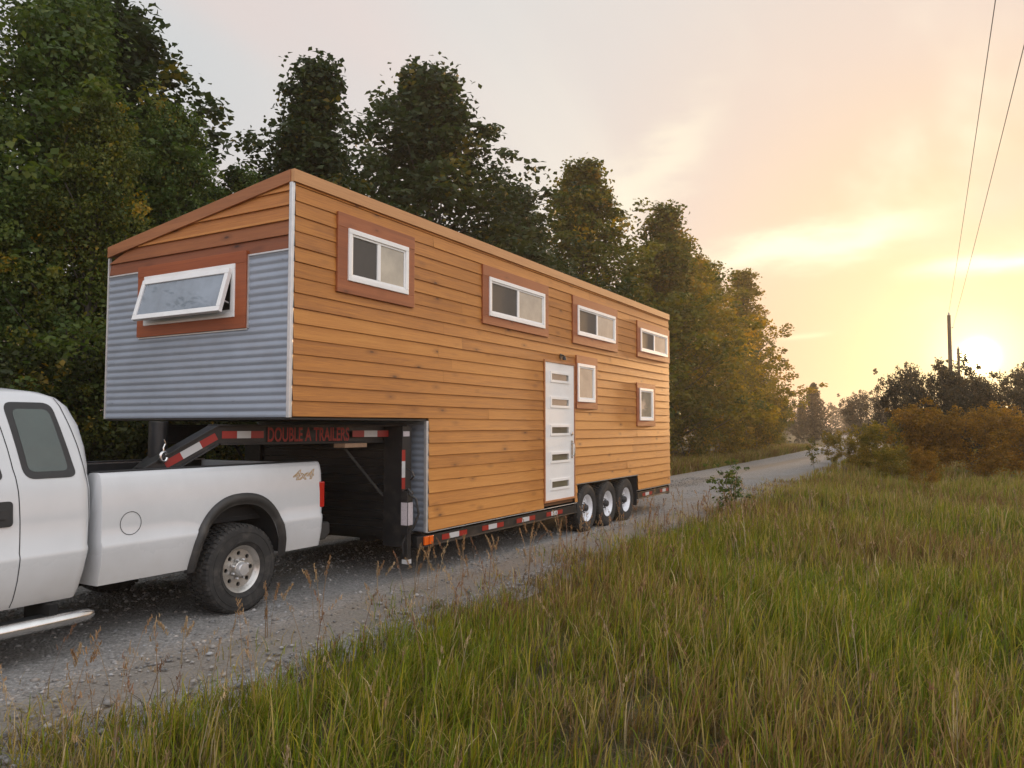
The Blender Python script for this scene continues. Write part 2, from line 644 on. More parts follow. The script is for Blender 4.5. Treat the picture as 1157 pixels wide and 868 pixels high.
xs = np.concatenate([np.linspace(-900, -60, 10), np.linspace(-55, -16, 14), np.linspace(-15, 12, 90), np.linspace(15, 60, 14), np.linspace(80, 900, 10)])
ys = np.concatenate([np.linspace(-400, -30, 8), np.linspace(-20, 70, 180), np.linspace(75, 300, 30), np.linspace(350, 1500, 12)])
tag(sheet('ground', xs, ys, ground_z, ground_mat()), 'dark meadow soil under the grass and trees', 'ground', kind='structure')


def road_obj():
    ys = np.concatenate([np.linspace(-30, 60, 260), np.linspace(61, 260, 60)])
    us = np.linspace(0, 1, 40)
    U, Y = np.meshgrid(us, ys, indexing='ij')
    X = ROAD_L - .25 + U * (ROAD_R - ROAD_L + .5) + road_x(Y) + .12 * wob(Y * .7, Y * .3) * (np.abs(U - .5) * 2) ** 6
    prof = .012 - .020 * np.exp(-((U - .30) / .10) ** 2) - .020 * np.exp(-((U - .845) / .09) ** 2) - .05 * (np.abs(U - .5) * 2) ** 10
    Z = prof + .006 * wob(X * 3, Y * 2)
    v = np.stack([X, Y, Z], -1).reshape(-1, 3)
    i = np.arange(v.shape[0]).reshape(len(us), len(ys))
    q = np.stack([i[:-1, :-1], i[1:, :-1], i[1:, 1:], i[:-1, 1:]], -1).reshape(-1, 4)
    o = bpy.data.objects.new('gravel_road', np_mesh('gravel_road', v, q, None, None, [gravel_mat()], True))
    COL.objects.link(o)
    return tag(o, 'grey gravel lane running away under the trailer', 'road', kind='structure')


road_obj()


def stones():
    N = 46000
    y = 1.0 + 24 * rng.random(N) ** 1.7
    x = ROAD_L + (ROAD_R - ROAD_L) * rng.random(N)
    u = (x - ROAD_L) / (ROAD_R - ROAD_L)
    keep = rng.random(N) < (.16 + .84 * (1 - np.exp(-((u - .855) / .09) ** 2)) * (wob(x * 2, y * 1.5) * .4 + .6))
    keep &= x > -7.6
    x, y = x[keep], y[keep]
    N = len(x)
    s = .007 + .016 * rng.random(N) ** 2.2 + .014 * (rng.random(N) < .06)
    base = np.array([(1, 0, 0), (-1, 0, 0), (0, 1, 0), (0, -1, 0), (0, 0, .75), (0, 0, -.75)], float)
    v = base[None] * (1 + .45 * (rng.random((N, 6, 1)) - .5)) + .35 * (rng.random((N, 6, 3)) - .5)
    a = rng.random(N) * 6.28
    ca, sa = np.cos(a), np.sin(a)
    vx = v[..., 0] * ca[:, None] - v[..., 1] * sa[:, None]
    vy = v[..., 0] * sa[:, None] + v[..., 1] * ca[:, None]
    v = np.stack([vx, vy, v[..., 2] * .75], -1) * s[:, None, None]
    v += np.stack([x, y, .004 + s * .25], -1)[:, None]
    tri = np.array([(0, 2, 4), (2, 1, 4), (1, 3, 4), (3, 0, 4), (2, 0, 5), (1, 2, 5), (3, 1, 5), (0, 3, 5)])
    f = (tri[None] + (np.arange(N) * 6)[:, None, None]).reshape(-1, 3)
    g = .14 + .22 * rng.random(N) ** 1.3
    warm = rng.random(N) * .12
    c = np.stack([g * (1 + warm), g, g * (1 - warm)], -1)
    m = mat('loose_stone', (.2, .2, .2), .9)
    t, b = nt(m)
    at = t.n.new('ShaderNodeAttribute')
    at.attribute_name = 'tint'
    t.l.new(at.outputs['Color'], b.inputs['Base Color'])
    o = bpy.data.objects.new('gravel', np_mesh('gravel', v.reshape(-1, 3), None, f, {'tint': np.repeat(c, 6, 0)}, [m]))
    COL.objects.link(o)
    tag(o, 'loose crushed stones lying over the gravel lane', 'gravel', kind='stuff')


stones()

# ================================================================== AIR
hb = MB()
hb.box(-260, 160, -60, 320, -1.4, 13.5)
hm = bpy.data.materials.new('evening_haze')
hm.use_nodes = True
hm.node_tree.nodes.clear()
hv = hm.node_tree.nodes.new('ShaderNodeVolumePrincipled')
hv.inputs['Color'].default_value = (1.0, .93, .86, 1)
hv.inputs['Density'].default_value = .0009
hv.inputs['Anisotropy'].default_value = .55
ho = hm.node_tree.nodes.new('ShaderNodeOutputMaterial')
hm.node_tree.links.new(hv.outputs[0], ho.inputs['Volume'])
hz = hb.build('haze', hm)
hz['kind'] = 'stuff'
hz['label'] = 'thin warm evening haze in the air'

# ================================================================== TINY HOUSE ON GOOSENECK TRAILER
S = -5.075            # right wall plane (x)
XL = -7.75            # left wall plane
Y0, YN, Y1 = 4.94, 6.98, 15.30
ZN, ZB = 1.735, 0.495
ZTR, ZTL = 3.95, 3.55    # roof edge heights, right and left


def roof_z(x):
    return ZTL + (ZTR - ZTL) * (x - XL) / (S - XL)


house = thing('tiny_house', 'cedar clad tiny house built on a black gooseneck trailer with three wheels showing', 'tiny house', (-6.41, 10.1, 0))

# inner walls (sheathing) and roof
w_ = MB()
xa, xb = XL + .03, S - .03
w_.prism([(Y0 + .03, ZN + .01), (YN + .03, ZN + .01), (YN + .03, ZB + .02), (10.84, ZB + .02), (10.84, .78), (13.48, .78), (13.48, ZB + .02), (Y1 - .03, ZB + .02), (Y1 - .03, 3.5), (Y0 + .03, 3.5)], 'x', xa, xb)
w_.prism([(xa, 3.50), (xb, 3.50), (xb, ZTR - .05), (xa, ZTL - .05)], 'y', Y0 + .03, Y1 - .03)
w_.build('wall', M['core'], house)
r_ = MB()
r_.prism([(XL - .02, ZTL - .04), (S + .005, ZTR - .04), (S + .005, ZTR - .012), (XL - .02, ZTL - .012)], 'y', Y0 - .005, Y1 + .02)
r_.build('roof', M['tarp'], house)


# lap siding on the right wall
def lap(x_face, runs, rows, pitch, z0, ztop, name, m, jitter=.003):
    """runs(k) -> list of (y0,y1) per row; bevelled boards with a bottom lip"""
    b = MB()
    for k in range(rows):
        zb_ = z0 + k * pitch
        zt_ = min(zb_ + pitch + .004, ztop)
        if zt_ - zb_ < .01:
            continue
        for (ya, yb) in runs(k):
            cuts = [ya]
            p = ya + random.uniform(2.0, 5.0)
            while p < yb - .6:
                cuts.append(p)
                p += random.uniform(3.8, 5.2)
            cuts.append(yb)
            for s0, s1 in zip(cuts[:-1], cuts[1:]):
                b.tag = random.random() * 100
                n = max(2, int((s1 - s0) / .45))
                jx = random.uniform(-.0025, .0025)
                o = len(b.v)
                for i in range(n + 1):
                    yy = s0 + .001 + (s1 - s0 - .002) * i / n
                    dz = jitter * (math.sin(yy * 1.7 + k * 2.3) * .6 + random.uniform(-.4, .4))
                    lo = x_face + .012 + jx
                    hi = x_face + .001
                    b.v += [(x_face - .016, yy, zb_ + dz + .007), (lo - .002, yy, zb_ + dz + .007), (lo, yy, zb_ + dz + .010), (hi, yy, zt_ + .003)]
                for i in range(n):
                    for j in range(3):
                        q = o + i * 4 + j
                        b.f.append([q, q + 4, q + 5, q + 1])
                        b.a.append(b.tag)
                        b.mi.append(0)
    return b.build(name, m, house)


def right_runs(k):
    zc_ = Z_LOW + (k + .5) * PITCH
    if zc_ > ZN:
        return [(Y0 + .012, Y1)]
    door = (10.17, 11.17 - .14)
    if zc_ < .77:
        return [(YN + .012, door[0]), (13.47, Y1)]
    return [(YN + .012, door[0]), (door[1], Y1)] if zc_ < 2.6 else [(YN + .012, Y1)]


DY0, DY1, DZ0, DZ1 = 9.77, 10.73, .60, 2.58      # door opening on the wall
import os


def right_runs(k):
    zc_ = Z_LOW + (k + .5) * PITCH
    if zc_ > ZN:
        r = [(Y0 + .012, Y1)]
    else:
        r = [(YN + .012, Y1)]
    def cut(r, a, b):
        out = []
        for p, q in r:
            if q <= a or p >= b:
                out.append((p, q))
            else:
                if p < a:
                    out.append((p, a))
                if q > b:
                    out.append((b, q))
        return out
    if DZ0 - .06 < zc_ < DZ1 + .03:
        r = cut(r, DY0 - .03, DY1 + .03)
    if zc_ < .77:
        r = cut(r, 10.86, 13.46)
    return r


lap(S, right_runs, 25, PITCH, Z_LOW, 3.835, 'siding', M['siding'])

# top board along the right eave and the sloped one on the front
f = MB()
f.tag = 3
f.box(S - .02, S + .024, Y0 - .02, Y1 + .02, 3.835, ZTR)
f.build('eave_board', M['fascia'], house, bevel=.003)
f = MB()
f.tag = 5
th = .115
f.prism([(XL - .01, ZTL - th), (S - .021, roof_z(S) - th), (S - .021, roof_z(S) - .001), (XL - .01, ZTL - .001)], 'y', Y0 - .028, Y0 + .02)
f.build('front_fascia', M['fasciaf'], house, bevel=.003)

# gable boards on the front, above the metal
g_ = MB()
zrows = [3.225, 3.365, 3.500, 3.635, 3.765, 3.86]
for k in range(5):
    za, zb2 = zrows[k], zrows[k + 1] + .004
    lim = lambda z: XL + (S - XL) * max(0.0, (z + th - .02 - ZTL)) / (ZTR - ZTL)      # left end where the slope cuts the board
    xl0 = max(XL + .01, lim(za))
    xl1 = max(XL + .01, lim(zb2))
    if xl0 >= S - .06:
        continue
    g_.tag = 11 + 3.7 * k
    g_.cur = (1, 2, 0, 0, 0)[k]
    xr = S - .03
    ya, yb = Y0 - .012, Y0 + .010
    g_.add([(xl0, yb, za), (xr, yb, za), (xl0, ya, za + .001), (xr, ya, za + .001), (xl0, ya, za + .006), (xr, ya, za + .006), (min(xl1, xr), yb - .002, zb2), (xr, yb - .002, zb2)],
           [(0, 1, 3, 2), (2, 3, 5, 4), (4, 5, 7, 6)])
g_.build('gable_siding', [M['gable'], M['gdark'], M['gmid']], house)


# corrugated sheets
def corrugated(name, x0, x1, yplane, z0, z1, pitch=.070, depth=.009, holes=None):
    b = MB()
    n = int((z1 - z0) / pitch * 10)
    zs = [z0 + (z1 - z0) * i / n for i in range(n + 1)]
    def strip(xa, xb, za, zb_):
        zz = [z for z in zs if za < z < zb_]
        zz = [za] + zz + [zb_]
        o = len(b.v)
        for z in zz:
            y = yplane - depth * (.5 + .5 * math.sin(2 * math.pi * (z - z0) / pitch)) ** .7 + .0012 * math.sin(z * 7.0)
            b.v += [(xa, y, z), (xb, y, z)]
        for i in range(len(zz) - 1):
            b.f.append([o + 2 * i, o + 2 * i + 1, o + 2 * i + 3, o + 2 * i + 2])
            b.a.append(0)
            b.mi.append(0)
    for args in (holes or [(x0, x1, z0, z1)]):
        strip(*args)
    # screw heads along the ridges
    for c_ in range(5):
        sx_ = x0 + .12 + (x1 - x0 - .24) * c_ / 4
        for r_i in range(2, int((z1 - z0) / pitch), 6):
            sz_ = z0 + (r_i + .25) * pitch + random.uniform(-.003, .003)
            if any(a_ + .02 < sx_ < b_ - .02 and c0 < sz_ < d0 for a_, b_, c0, d0 in (holes or [(x0, x1, z0, z1)])):
                b.box(sx_ - .005, sx_ + .005, yplane - depth - .005, yplane - depth + .002, sz_ - .005, sz_ + .005)
    return b.build(name, M['metal'], house, smooth=True, angle=80)


FX0, FX1, FZ0, FZ1 = -7.215, -5.63, 2.555, 3.225     # front window trim outline
corrugated('metal_siding', XL, S, Y0, ZN, 3.235, holes=[(XL + .012, FX0 + .01, ZN, 3.222), (FX0 + .01, FX1 - .01, ZN, FZ0 + .01), (FX1 - .01, S - .03, ZN, 3.222)])
corrugated('metal_siding', XL, S, YN, ZB, ZN, holes=[(XL + .012, S - .03, ZB, ZN)])
c = MB()
c.box(S - .034, S + .004, Y0 - .024, Y0 + .012, ZN - .004, 3.834)
c.build('corner_trim', M['galv'], house, bevel=.003)
c = MB()
c.box(S - .034, S + .004, YN - .024, YN + .012, ZB - .006, ZN - .022)
c.box(S - .02, S + .003, YN + .012, 10.855, ZB - .012, ZB - .003)
c.build('corner_trim', M['galv'], house, bevel=.003)
c = MB()
c.box(S - .02, S + .003, 13.465, Y1, ZB - .012, ZB - .003)
c.build('drip_edge', M['galv'], house)
c = MB()
for xa_, xb_, z_ in ((XL + .01, FX0, 3.222), (FX1, S - .034, 3.222), (FX0, FX1, FZ0 - .014)):
    c.box(xa_, xb_, Y0 - .020, Y0 + .01, z_, z_ + .014)
for x_ in (FX0 - .014, FX1):
    c.box(x_, x_ + .014, Y0 - .020, Y0 + .01, FZ0, 3.222)
c.box(XL - .008, XL + .014, Y0 - .018, Y0 + .01, ZN - .002, 3.43)
c.build('sheet_edge_trim', M['galv'], house)
c = MB()
c.box(XL + .01, S - .01, Y0 + .0, YN - .0, ZN - .020, ZN - .003)
c.build('neck_underside', M['black'], house)
c = MB()
c.box(S - .02, S + .006, 10.83, 13.49, .765, .80)
c.build('wheel_arch_trim', M['galv'], house)

# windows on the right wall


def frame_yz(b, x0, x1, ya, yb, za, zb_, wdt):
    """rectangular ring lying in a yz plane, x0..x1 thick"""
    b.box(x0, x1, ya, yb, zb_ - wdt, zb_)
    b.box(x0, x1, ya, yb, za, za + wdt)
    b.box(x0, x1, ya, ya + wdt, za + wdt, zb_ - wdt)
    b.box(x0, x1, yb - wdt, yb, za + wdt, zb_ - wdt)


def side_window(ty0, ty1, tz0, tz1, fy0, fy1, fz0, fz1, slider=True, no_left=False):
    b = MB()
    frame_yz(b, S - .005, S + .048, fy0, fy1, fz0, fz1, .048)
    frame_yz(b, S - .005, S + .036, fy0 + .048, fy1 - .048, fz0 + .048, fz1 - .048, .022)
    ia, ib, iz0, iz1 = fy0 + .07, fy1 - .07, fz0 + .07, fz1 - .07
    mid = (ia + ib) / 2 - .01
    if slider:
        b.box(S - .005, S + .038, mid - .026, mid + .026, iz0, iz1)
    wn = b.build('window', M['vinyl'], house, bevel=.004)
    t_ = MB()
    tw = .105
    t_.tag = random.random() * 50
    x0, x1 = S - .012, S + .033
    t_.box(x0, x1, ty0, ty1, fz1 - .002, tz1)
    t_.tag += 7
    t_.box(x0, x1, ty0, ty1, tz0, fz0 + .002)
    t_.tag += 7
    if not no_left:
        t_.box(x0, x1 - .002, ty0, fy0 + .002, fz0 + .002, fz1 - .002)
    t_.tag += 7
    t_.box(x0, x1 - .002, fy1 - .002, ty1, fz0 + .002, fz1 - .002)
    t_.build('trim', M['trim'], wn, bevel=.003)
    if slider:
        p = MB()
        p.box(S - .004, S + .024, ia, mid - .026, iz0, iz1)
        p.build('screened_pane', M['dglass'], wn)
        p = MB()
        p.box(S - .004, S + .026, mid + .026, ib, iz0, iz1)
        p.build('pane', M['pglass'], wn)
    else:
        p = MB()
        p.box(S - .004, S + .026, ia, ib, iz0, iz1)
        p.build('pane', M['pglass'], wn)


side_window(5.48, 6.68, 2.93, 3.70, 5.62, 6.56, 3.055, 3.565)
side_window(8.08, 9.86, 2.93, 3.67, 8.22, 9.73, 3.04, 3.535)
side_window(10.68, 12.48, 2.93, 3.67, 10.84, 12.36, 3.07, 3.535)
side_window(13.44, 15.27, 2.94, 3.61, 13.60, 15.12, 3.05, 3.485)
side_window(10.80, 11.60, 1.93, 2.755, 10.83, 11.48, 2.035, 2.63, False)
side_window(13.40, 14.38, 1.66, 2.46, 13.52, 14.24, 1.765, 2.365, False)

# awning window on the front, propped open
b = MB()
AX0, AX1, AZ0, AZ1 = -7.10, -5.77, 2.665, 3.165


def frame_xz(b, y0, y1, xa, xb, za, zb_, wdt, M4=None):
    b.box(xa, xb, y0, y1, zb_ - wdt, zb_, M4)
    b.box(xa, xb, y0, y1, za, za + wdt, M4)
    b.box(xa, xa + wdt, y0, y1, za + wdt, zb_ - wdt, M4)
    b.box(xb - wdt, xb, y0, y1, za + wdt, zb_ - wdt, M4)


frame_xz(b, Y0 - .050, Y0 + .02, AX0, AX1, AZ0, AZ1, .05)
frame_xz(b, Y0 - .034, Y0 + .02, AX0 + .05, AX1 - .05, AZ0 + .05, AZ1 - .05, .025)
b.tube([(-6.55, Y0 - .045, 2.735), (-6.43, Y0 - .06, 2.735), (-6.30, Y0 - .045, 2.737)], .008, 6)
aw = b.build('awning_window', M['vinyl'], house, bevel=.004)
b = MB()
b.box(AX0 + .076, AX1 - .076, Y0 - .012, Y0 - .006, AZ0 + .076, AZ1 - .076)
b.build('dark_opening', M['dglass'], aw)  # dark sheet painted in for the gap behind the open sash
b = MB()
b.tag = 21
b.box(FX0, FX1, Y0 - .040, Y0 + .005, AZ1 - .002, 3.275)
b.tag = 25
b.box(FX0, FX1, Y0 - .040, Y0 + .005, FZ0, AZ0 + .002)
b.tag = 28
b.box(FX0, AX0 + .002, Y0 - .038, Y0 + .005, AZ0 + .002, AZ1 - .002)
b.tag = 33
b.box(AX1 - .002, FX1, Y0 - .038, Y0 + .005, AZ0 + .002, AZ1 - .002)
b.build('trim', M['trimx'], aw, bevel=.003)
tilt = Matrix.Translation((0, Y0 - .062, 3.115)) @ Matrix.Rotation(R(-16), 4, 'X')
b = MB()
frame_xz(b, -.022, .022, AX0 + .03, AX1 - .03, -.43, 0.0, .05, tilt)
sash = b.build('sash', M['vinyl'], aw, bevel=.004)
b = MB()
b.box(AX0 + .078, AX1 - .078, -.008, .006, -.382, -.048, tilt)
b.build('pane', M['fglass'], aw)
for x_ in (AX0 + .07, AX1 - .07):
    b = MB()
    b.tube([(x_, Y0 - .05, 2.80), tilt @ Vector((x_, .02, -.30))], .007, 6)
    b.build('stay_arm', M['galv'], aw)

# door
DX = S + .014
b = MB()
frame_yz(b, S - .02, S + .026, DY0 - .03, DY1 + .03, DZ0 - .03, DZ1 + .03, .03)
b.build('door_frame', M['fasciaf'], house, bevel=.002)
b = MB()
slots = [2.375, 2.005, 1.60, 1.205, .815]
sy0, sy1 = DY0 + .20, DY1 - .20
zcur = DZ0
b.box(S - .02, DX, DY0, sy0, DZ0, DZ1)
b.box(S - .02, DX, sy1, DY1, DZ0, DZ1)
for zc_ in sorted(slots):
    b.box(S - .02, DX, sy0, sy1, zcur, zc_ - .05)
    zcur = zc_ + .05
b.box(S - .02, DX, sy0, sy1, zcur, DZ1)
for zc_ in slots:
    frame_yz(b, DX - .002, DX + .012, sy0 - .035, sy1 + .035, zc_ - .08, zc_ + .08, .035)
door = b.build('door', M['doorw'], house)
for zc_ in slots:
    p = MB()
    p.box(S - .012, DX - .008, sy0, sy1, zc_ - .048, zc_ + .048)
    p.build('pane', M['slot'], door)
b = MB()
b.box(DX + .0005, DX + .012, DY1 - .115, DY1 - .07, 1.18, 1.44)
b.tube([(DX + .012, DY1 - .092, 1.40), (DX + .05, DY1 - .092, 1.39), (DX + .055, DY1 - .092, 1.30), (DX + .05, DY1 - .092, 1.22), (DX + .012, DY1 - .092, 1.21)], .010, 8)
b.build('handle', M['chrome'], door, smooth=True)
b = MB()
b.lathe([(0, .0), (.012, .030), (.022, .027), (.024, 0)], 16)
for i, v in enumerate(b.v):
    b.v[i] = (DX + .0005 + v[0], DY1 - .092 + v[1], 1.545 + v[2])
b.build('deadbolt', M['chrome'], door, smooth=True)
# lamp over the door
b = MB()
b.box(S + .012, S + .024, 10.255, 10.325, 2.66, 2.73)
b.tube([(S + .024, 10.29, 2.70), (S + .06, 10.29, 2.705), (S + .07, 10.29, 2.68)], .010, 8)
b.tube([(S + .07, 10.29, 2.69), (S + .07, 10.29, 2.635)], [.022, .032], 12)
b.build('wall_lamp', M['blackp'], house, smooth=True)

# trailer chassis; the two neck beams draw together towards the hitch
HCX = -6.41


def beam_x(y, sgn=1):
    return HCX + sgn * (0.99 - max(0.0, 6.70 - y) * 0.31)


def sheared(b, sgn):
    for i, v in enumerate(b.v):
        b.v[i] = (v[0] + beam_x(v[1], sgn), v[1], v[2])
    return b


for sgn in (1, -1):
    b = MB()
    b.box(-.065, .065, 4.86, YN - .01, 1.655, 1.672)
    b.box(-.065, .065, 4.90, YN - .01, 1.478, 1.494)
    b.box(-.012, .040, 4.88, YN - .01, 1.494, 1.655)
    sheared(b, sgn).build('gooseneck_beam', M['black'], house, bevel=.003)
    if sgn < 0:
        b = MB()
        b.tube([(beam_x(4.90, -1), 4.90, 1.575), (-6.52, 4.66, 1.40)], .085, 4)
        b.build('raked_neck', M['black'], house)
        continue
    b = MB()
    for (za, zb2) in ((1.655, 1.672), (1.478, 1.494)):
        b.prism([(4.88, za), (4.88, zb2), (4.26, zb2 - .375), (4.26, za - .375)], 'x', -.065, .065)
    b.prism([(4.89, 1.49), (4.89, 1.66), (4.27, 1.285), (4.27, 1.115)], 'x', -.012, .040)
    sheared(b, sgn).build('raked_neck', M['black'], house, bevel=.003)
b = MB()
b.box(-6.47, -6.16, 4.25, 4.33, 1.07, 1.25)
b.build('cross_tube', M['black'], house, bevel=.003)
b = MB()
b.tube([(-6.41, 4.60, .90), (-6.41, 4.60, 1.70)], .085, 20)
b.box(-6.53, -6.29, 4.50, 4.72, .86, 1.02)
b.prism([(4.56, 1.40), (4.56, 1.12), (4.33, 1.09), (4.33, 1.23)], 'x', -6.47, -6.35)
b.build('coupler', M['black'], house, smooth=True, bevel=.004)
b = MB()
hy, hz = 4.40, 1.385
hx = beam_x(hy) + .085
ring = [(hx, hy + .035 * math.cos(a), hz + .042 * math.sin(a)) for a in np.linspace(.6, 6.1, 14)]
b.tube(ring, .013, 8)
b.tube([(hx, hy, hz + .045), (hx, hy - .004, hz + .08), (hx, hy + .012, hz + .115), (hx, hy - .004, hz + .15)], .008, 6)
b.build('safety_hook', M['chrome'], house, smooth=True)


def tape(pa, pb, half, nrm, cols, parent=house):
    """reflective strip from pa to pb in a plane facing nrm"""
    pa, pb, nrm = Vector(pa), Vector(pb), Vector(nrm)
    d = pb - pa
    upv = nrm.cross(d).normalized() * half
    b = MB()
    n = len(cols)
    L = [0]
    for c_, l_ in cols:
        L.append(L[-1] + l_)
    for i, (c_, l_) in enumerate(cols):
        b.cur = c_
        p = pa + d * (L[i] / L[-1])
        q = pa + d * (L[i + 1] / L[-1])
        b.add([p - upv, q - upv, q + upv, p + upv], [(0, 1, 2, 3)])
    return b.build('reflector_tape', [M['redtape'], M['whitetape']], parent)


def on_beam(y, z):
    return (beam_x(y) + .0425, y, z)


tape(on_beam(4.92, 1.575), on_beam(5.31, 1.575), .034, (1, -.31, 0), [(0, .17), (1, .16), (0, .15)])
tape(on_beam(4.44, 1.313), on_beam(4.87, 1.562), .034, (1, -.31, 0), [(0, .14), (1, .17), (0, .14)])
tape(on_beam(6.25, 1.575), on_beam(6.68, 1.575), .034, (1, -.31, 0), [(0, .14), (1, .16), (0, .14)])
# lettering on the beam
cu = bpy.data.curves.new('beam_lettering', 'FONT')
cu.body = 'DOUBLE A TRAILERS'
cu.size = .165
cu.extrude = .001
cu.offset = .003
cu.space_character = 1.02
tmp = bpy.data.objects.new('beam_lettering', cu)
COL.objects.link(tmp)
dg = bpy.context.evaluated_depsgraph_get()
me = bpy.data.meshes.new_from_object(tmp.evaluated_get(dg))
bpy.data.objects.remove(tmp)
co = np.empty(len(me.vertices) * 3, np.float32)
me.vertices.foreach_get('co', co)
co = co.reshape(-1, 3)
co[:, 0] -= co[:, 0].min()
sc_ = .86 / co[:, 0].max()
yy = 5.35 + co[:, 0] * sc_
out = np.stack([HCX + .99 - (6.70 - yy) * .31 + .0437 + co[:, 2], yy, 1.508 + co[:, 1] * 1.16], -1)
me.vertices.foreach_set('co', out.astype(np.float32).ravel())
me.materials.clear()
me.materials.append(M['redtext'])
link('beam_lettering', me, house)

for xa_, xb_ in ((-5.45, -5.19), (-7.63, -7.37)):
    b = MB()
    b.box(xa_, xb_, 6.68, 6.84, .36, 1.655)
    b.build('upright_post', M['black'], house, bevel=.004)
for x_ in (-5.46, -7.36):
    b = MB()
    b.tube([(x_ + (-.14 if x_ > HCX else .14), 6.15, 1.48), (x_, 6.68, .90)], .016, 6)
    b.build('gusset_brace', M['flare'], house)
b = MB()
for k in range(12):
    z_ = .45 + k * .095
    b.box(-7.37, -5.45, 6.74, 6.76, z_, z_ + .088)
    b.box(-7.37, -5.45, 6.725, 6.745, z_ + .03, z_ + .06)
b.build('shaded_front_panel', M['black'], house)  # black ribbed sheet stands in for the corrugated wall in deep shade
b = MB()
b.box(-5.64, -5.48, 6.10, 6.44, 1.432, 1.476)
b.build('wood_block', M['tan'], house, bevel=.004)
tape((-5.292 + .1025, 6.70, 1.40), (-5.292 + .1025, 6.70, .98), .030, (1, 0, 0), [(0, .13), (1, .19), (0, .13)])
b = MB()
b.box(-5.24, -5.188, 6.69, 6.80, 1.545, 1.60)
b.build('label_plate', M['label'], house)

# lower rails
b = MB()
xr = S - .015
b.box(xr - .06, xr, 6.82, 10.86, .345, .455)
b.box(xr - .08, xr + .018, 6.82, 10.86, .335, .349)
b.box(xr - .06, xr, 13.50, 15.28, .335, .445)
b.box(xr - .08, xr + .018, 13.50, 15.28, .325, .339)
b.box(XL + .02, XL + .10, 6.82, 15.28, .335, .455)
b.build('side_rail', M['black'], house, bevel=.003)
b = MB()
for bx in (-5.85, -6.97):
    b.box(bx - .06, bx + .06, 6.84, 15.28, .36, .478)
for y_ in np.arange(7.0, 15.2, .82):
    b.box(XL + .10, xr - .06, y_ - .04, y_ + .04, .37, .47)
b.box(XL + .02, xr, 15.22, 15.285, .30, .478)
b.build('chassis_frame', M['black'], house)
for ya in (7.28, 8.14, 9.00, 9.86, 13.75, 14.72):
    tape((xr + .0035, ya, .402 if ya < 12 else .392), (xr + .0035, ya + .52, .402 if ya < 12 else .392), .030, (1, 0, 0), [(0, .15), (1, .2), (0, .17)])
for y_ in (6.93, 7.02):
    b = MB()
    b.box(xr - .002, xr + .024, y_, y_ + .07, .355, .45)
    b.build('marker_light', M['amber'], house, bevel=.006)

# landing jack in front of the corner
b = MB()
jx, jy = -5.14, 6.70
b.box(jx - .045, jx + .045, jy - .045, jy + .045, .50, .96)
b.box(jx - .034, jx + .034, jy - .034, jy + .034, .20, .50)
b.tube([(jx - .02, jy - .02, .96), (jx + .03, jy - .02, .985), (jx + .085, jy - .02, .93)], .016, 8)
b.build('landing_jack', M['black'], house, bevel=.004)
b = MB()
b.box(jx - .04, jx + .04, jy - .048, jy + .049, .60, .84)
b.box(jx - .049, jx + .049, jy - .04, jy + .04, .60, .84)
b.build('warning_label', M['label'], house)
b = MB()
b.box(jx - .036, jx + .036, jy - .036, jy + .036, .19, .235)
b.build('jack_foot', M['whitetape'], house)
b = MB()
b.tube([(jx + .05, jy - .03, .94), (jx + .12, jy, .88), (jx + .14, jy + .02, .72), (jx + .09, jy, .58), (jx + .02, jy - .02, .50), (jx - .02, jy - .05, .40), (jx - .02, jy - .02, .28)], .013, 8)
b.tube([(jx - .02, jy + .02, 1.20), (jx + .06, jy, 1.17), (jx + .09, jy, 1.12), (jx + .04, jy, 1.08)], .012, 8)
b.build('wiring_hose', M['blackp'], house, smooth=True)


# wheels -----------------------------------------------------------------
def tyre_mesh(name, r, rim, wdt, side_white=False, lugs=46):
    """tyre centred on the origin, axle along x, outer face towards +x"""
    h = wdt / 2
    b = MB()
    prof = [(-h * .80, rim - .005), (-h * .98, rim + .03), (-h, (r + rim) / 2), (-h * .93, r - .028), (-h * .78, r - .008), (-h * .4, r - .002), (0, r), (h * .4, r - .002),
            (h * .78, r - .008), (h * .93, r - .028), (h, (r + rim) / 2 + .01), (h * .995, (r + rim) / 2 - .02), (h * .98, rim + .03), (h * .86, rim + .008), (h * .80, rim - .005)]
    b.lathe(prof, 64)
    # raised sidewall rings
    for rr in (rim + .032, (r + rim) / 2 + .025):
        b.lathe([(h * .97, rr - .003), (h * 1.015, rr - .002), (h * 1.015, rr + .002), (h * .97, rr + .003)], 64)
    # tread blocks
    for k in range(lugs):
        for row, (xa, xb, off) in enumerate(((-h * .92, -h * .52, 0), (-h * .45, -h * .03, .5), (h * .03, h * .45, 0), (h * .52, h * .92, .5))):
            a = 2 * math.pi * (k + off) / lugs
            M4 = Matrix.Rotation(a, 4, 'X')
            dz = r * 2 * math.pi / lugs * .36
            ra, rb = (r - .022, r + .007) if row in (0, 3) else (r - .012, r + .009)
            v = [(xa, -dz, ra), (xb, -dz, ra), (xb, dz, ra), (xa, dz, ra), (xa, -dz * .8, rb), (xb, -dz * .8, rb), (xb, dz * .8, rb), (xa, dz * .8, rb)]
            if row == 3:
                v[5] = (xb - .012, -dz * .8, rb - .010)
                v[6] = (xb - .012, dz * .8, rb - .010)
            b.add(v, [(4, 5, 6, 7), (0, 1, 5, 4), (1, 2, 6, 5), (2, 3, 7, 6), (3, 0, 4, 7)], M4)
    return b


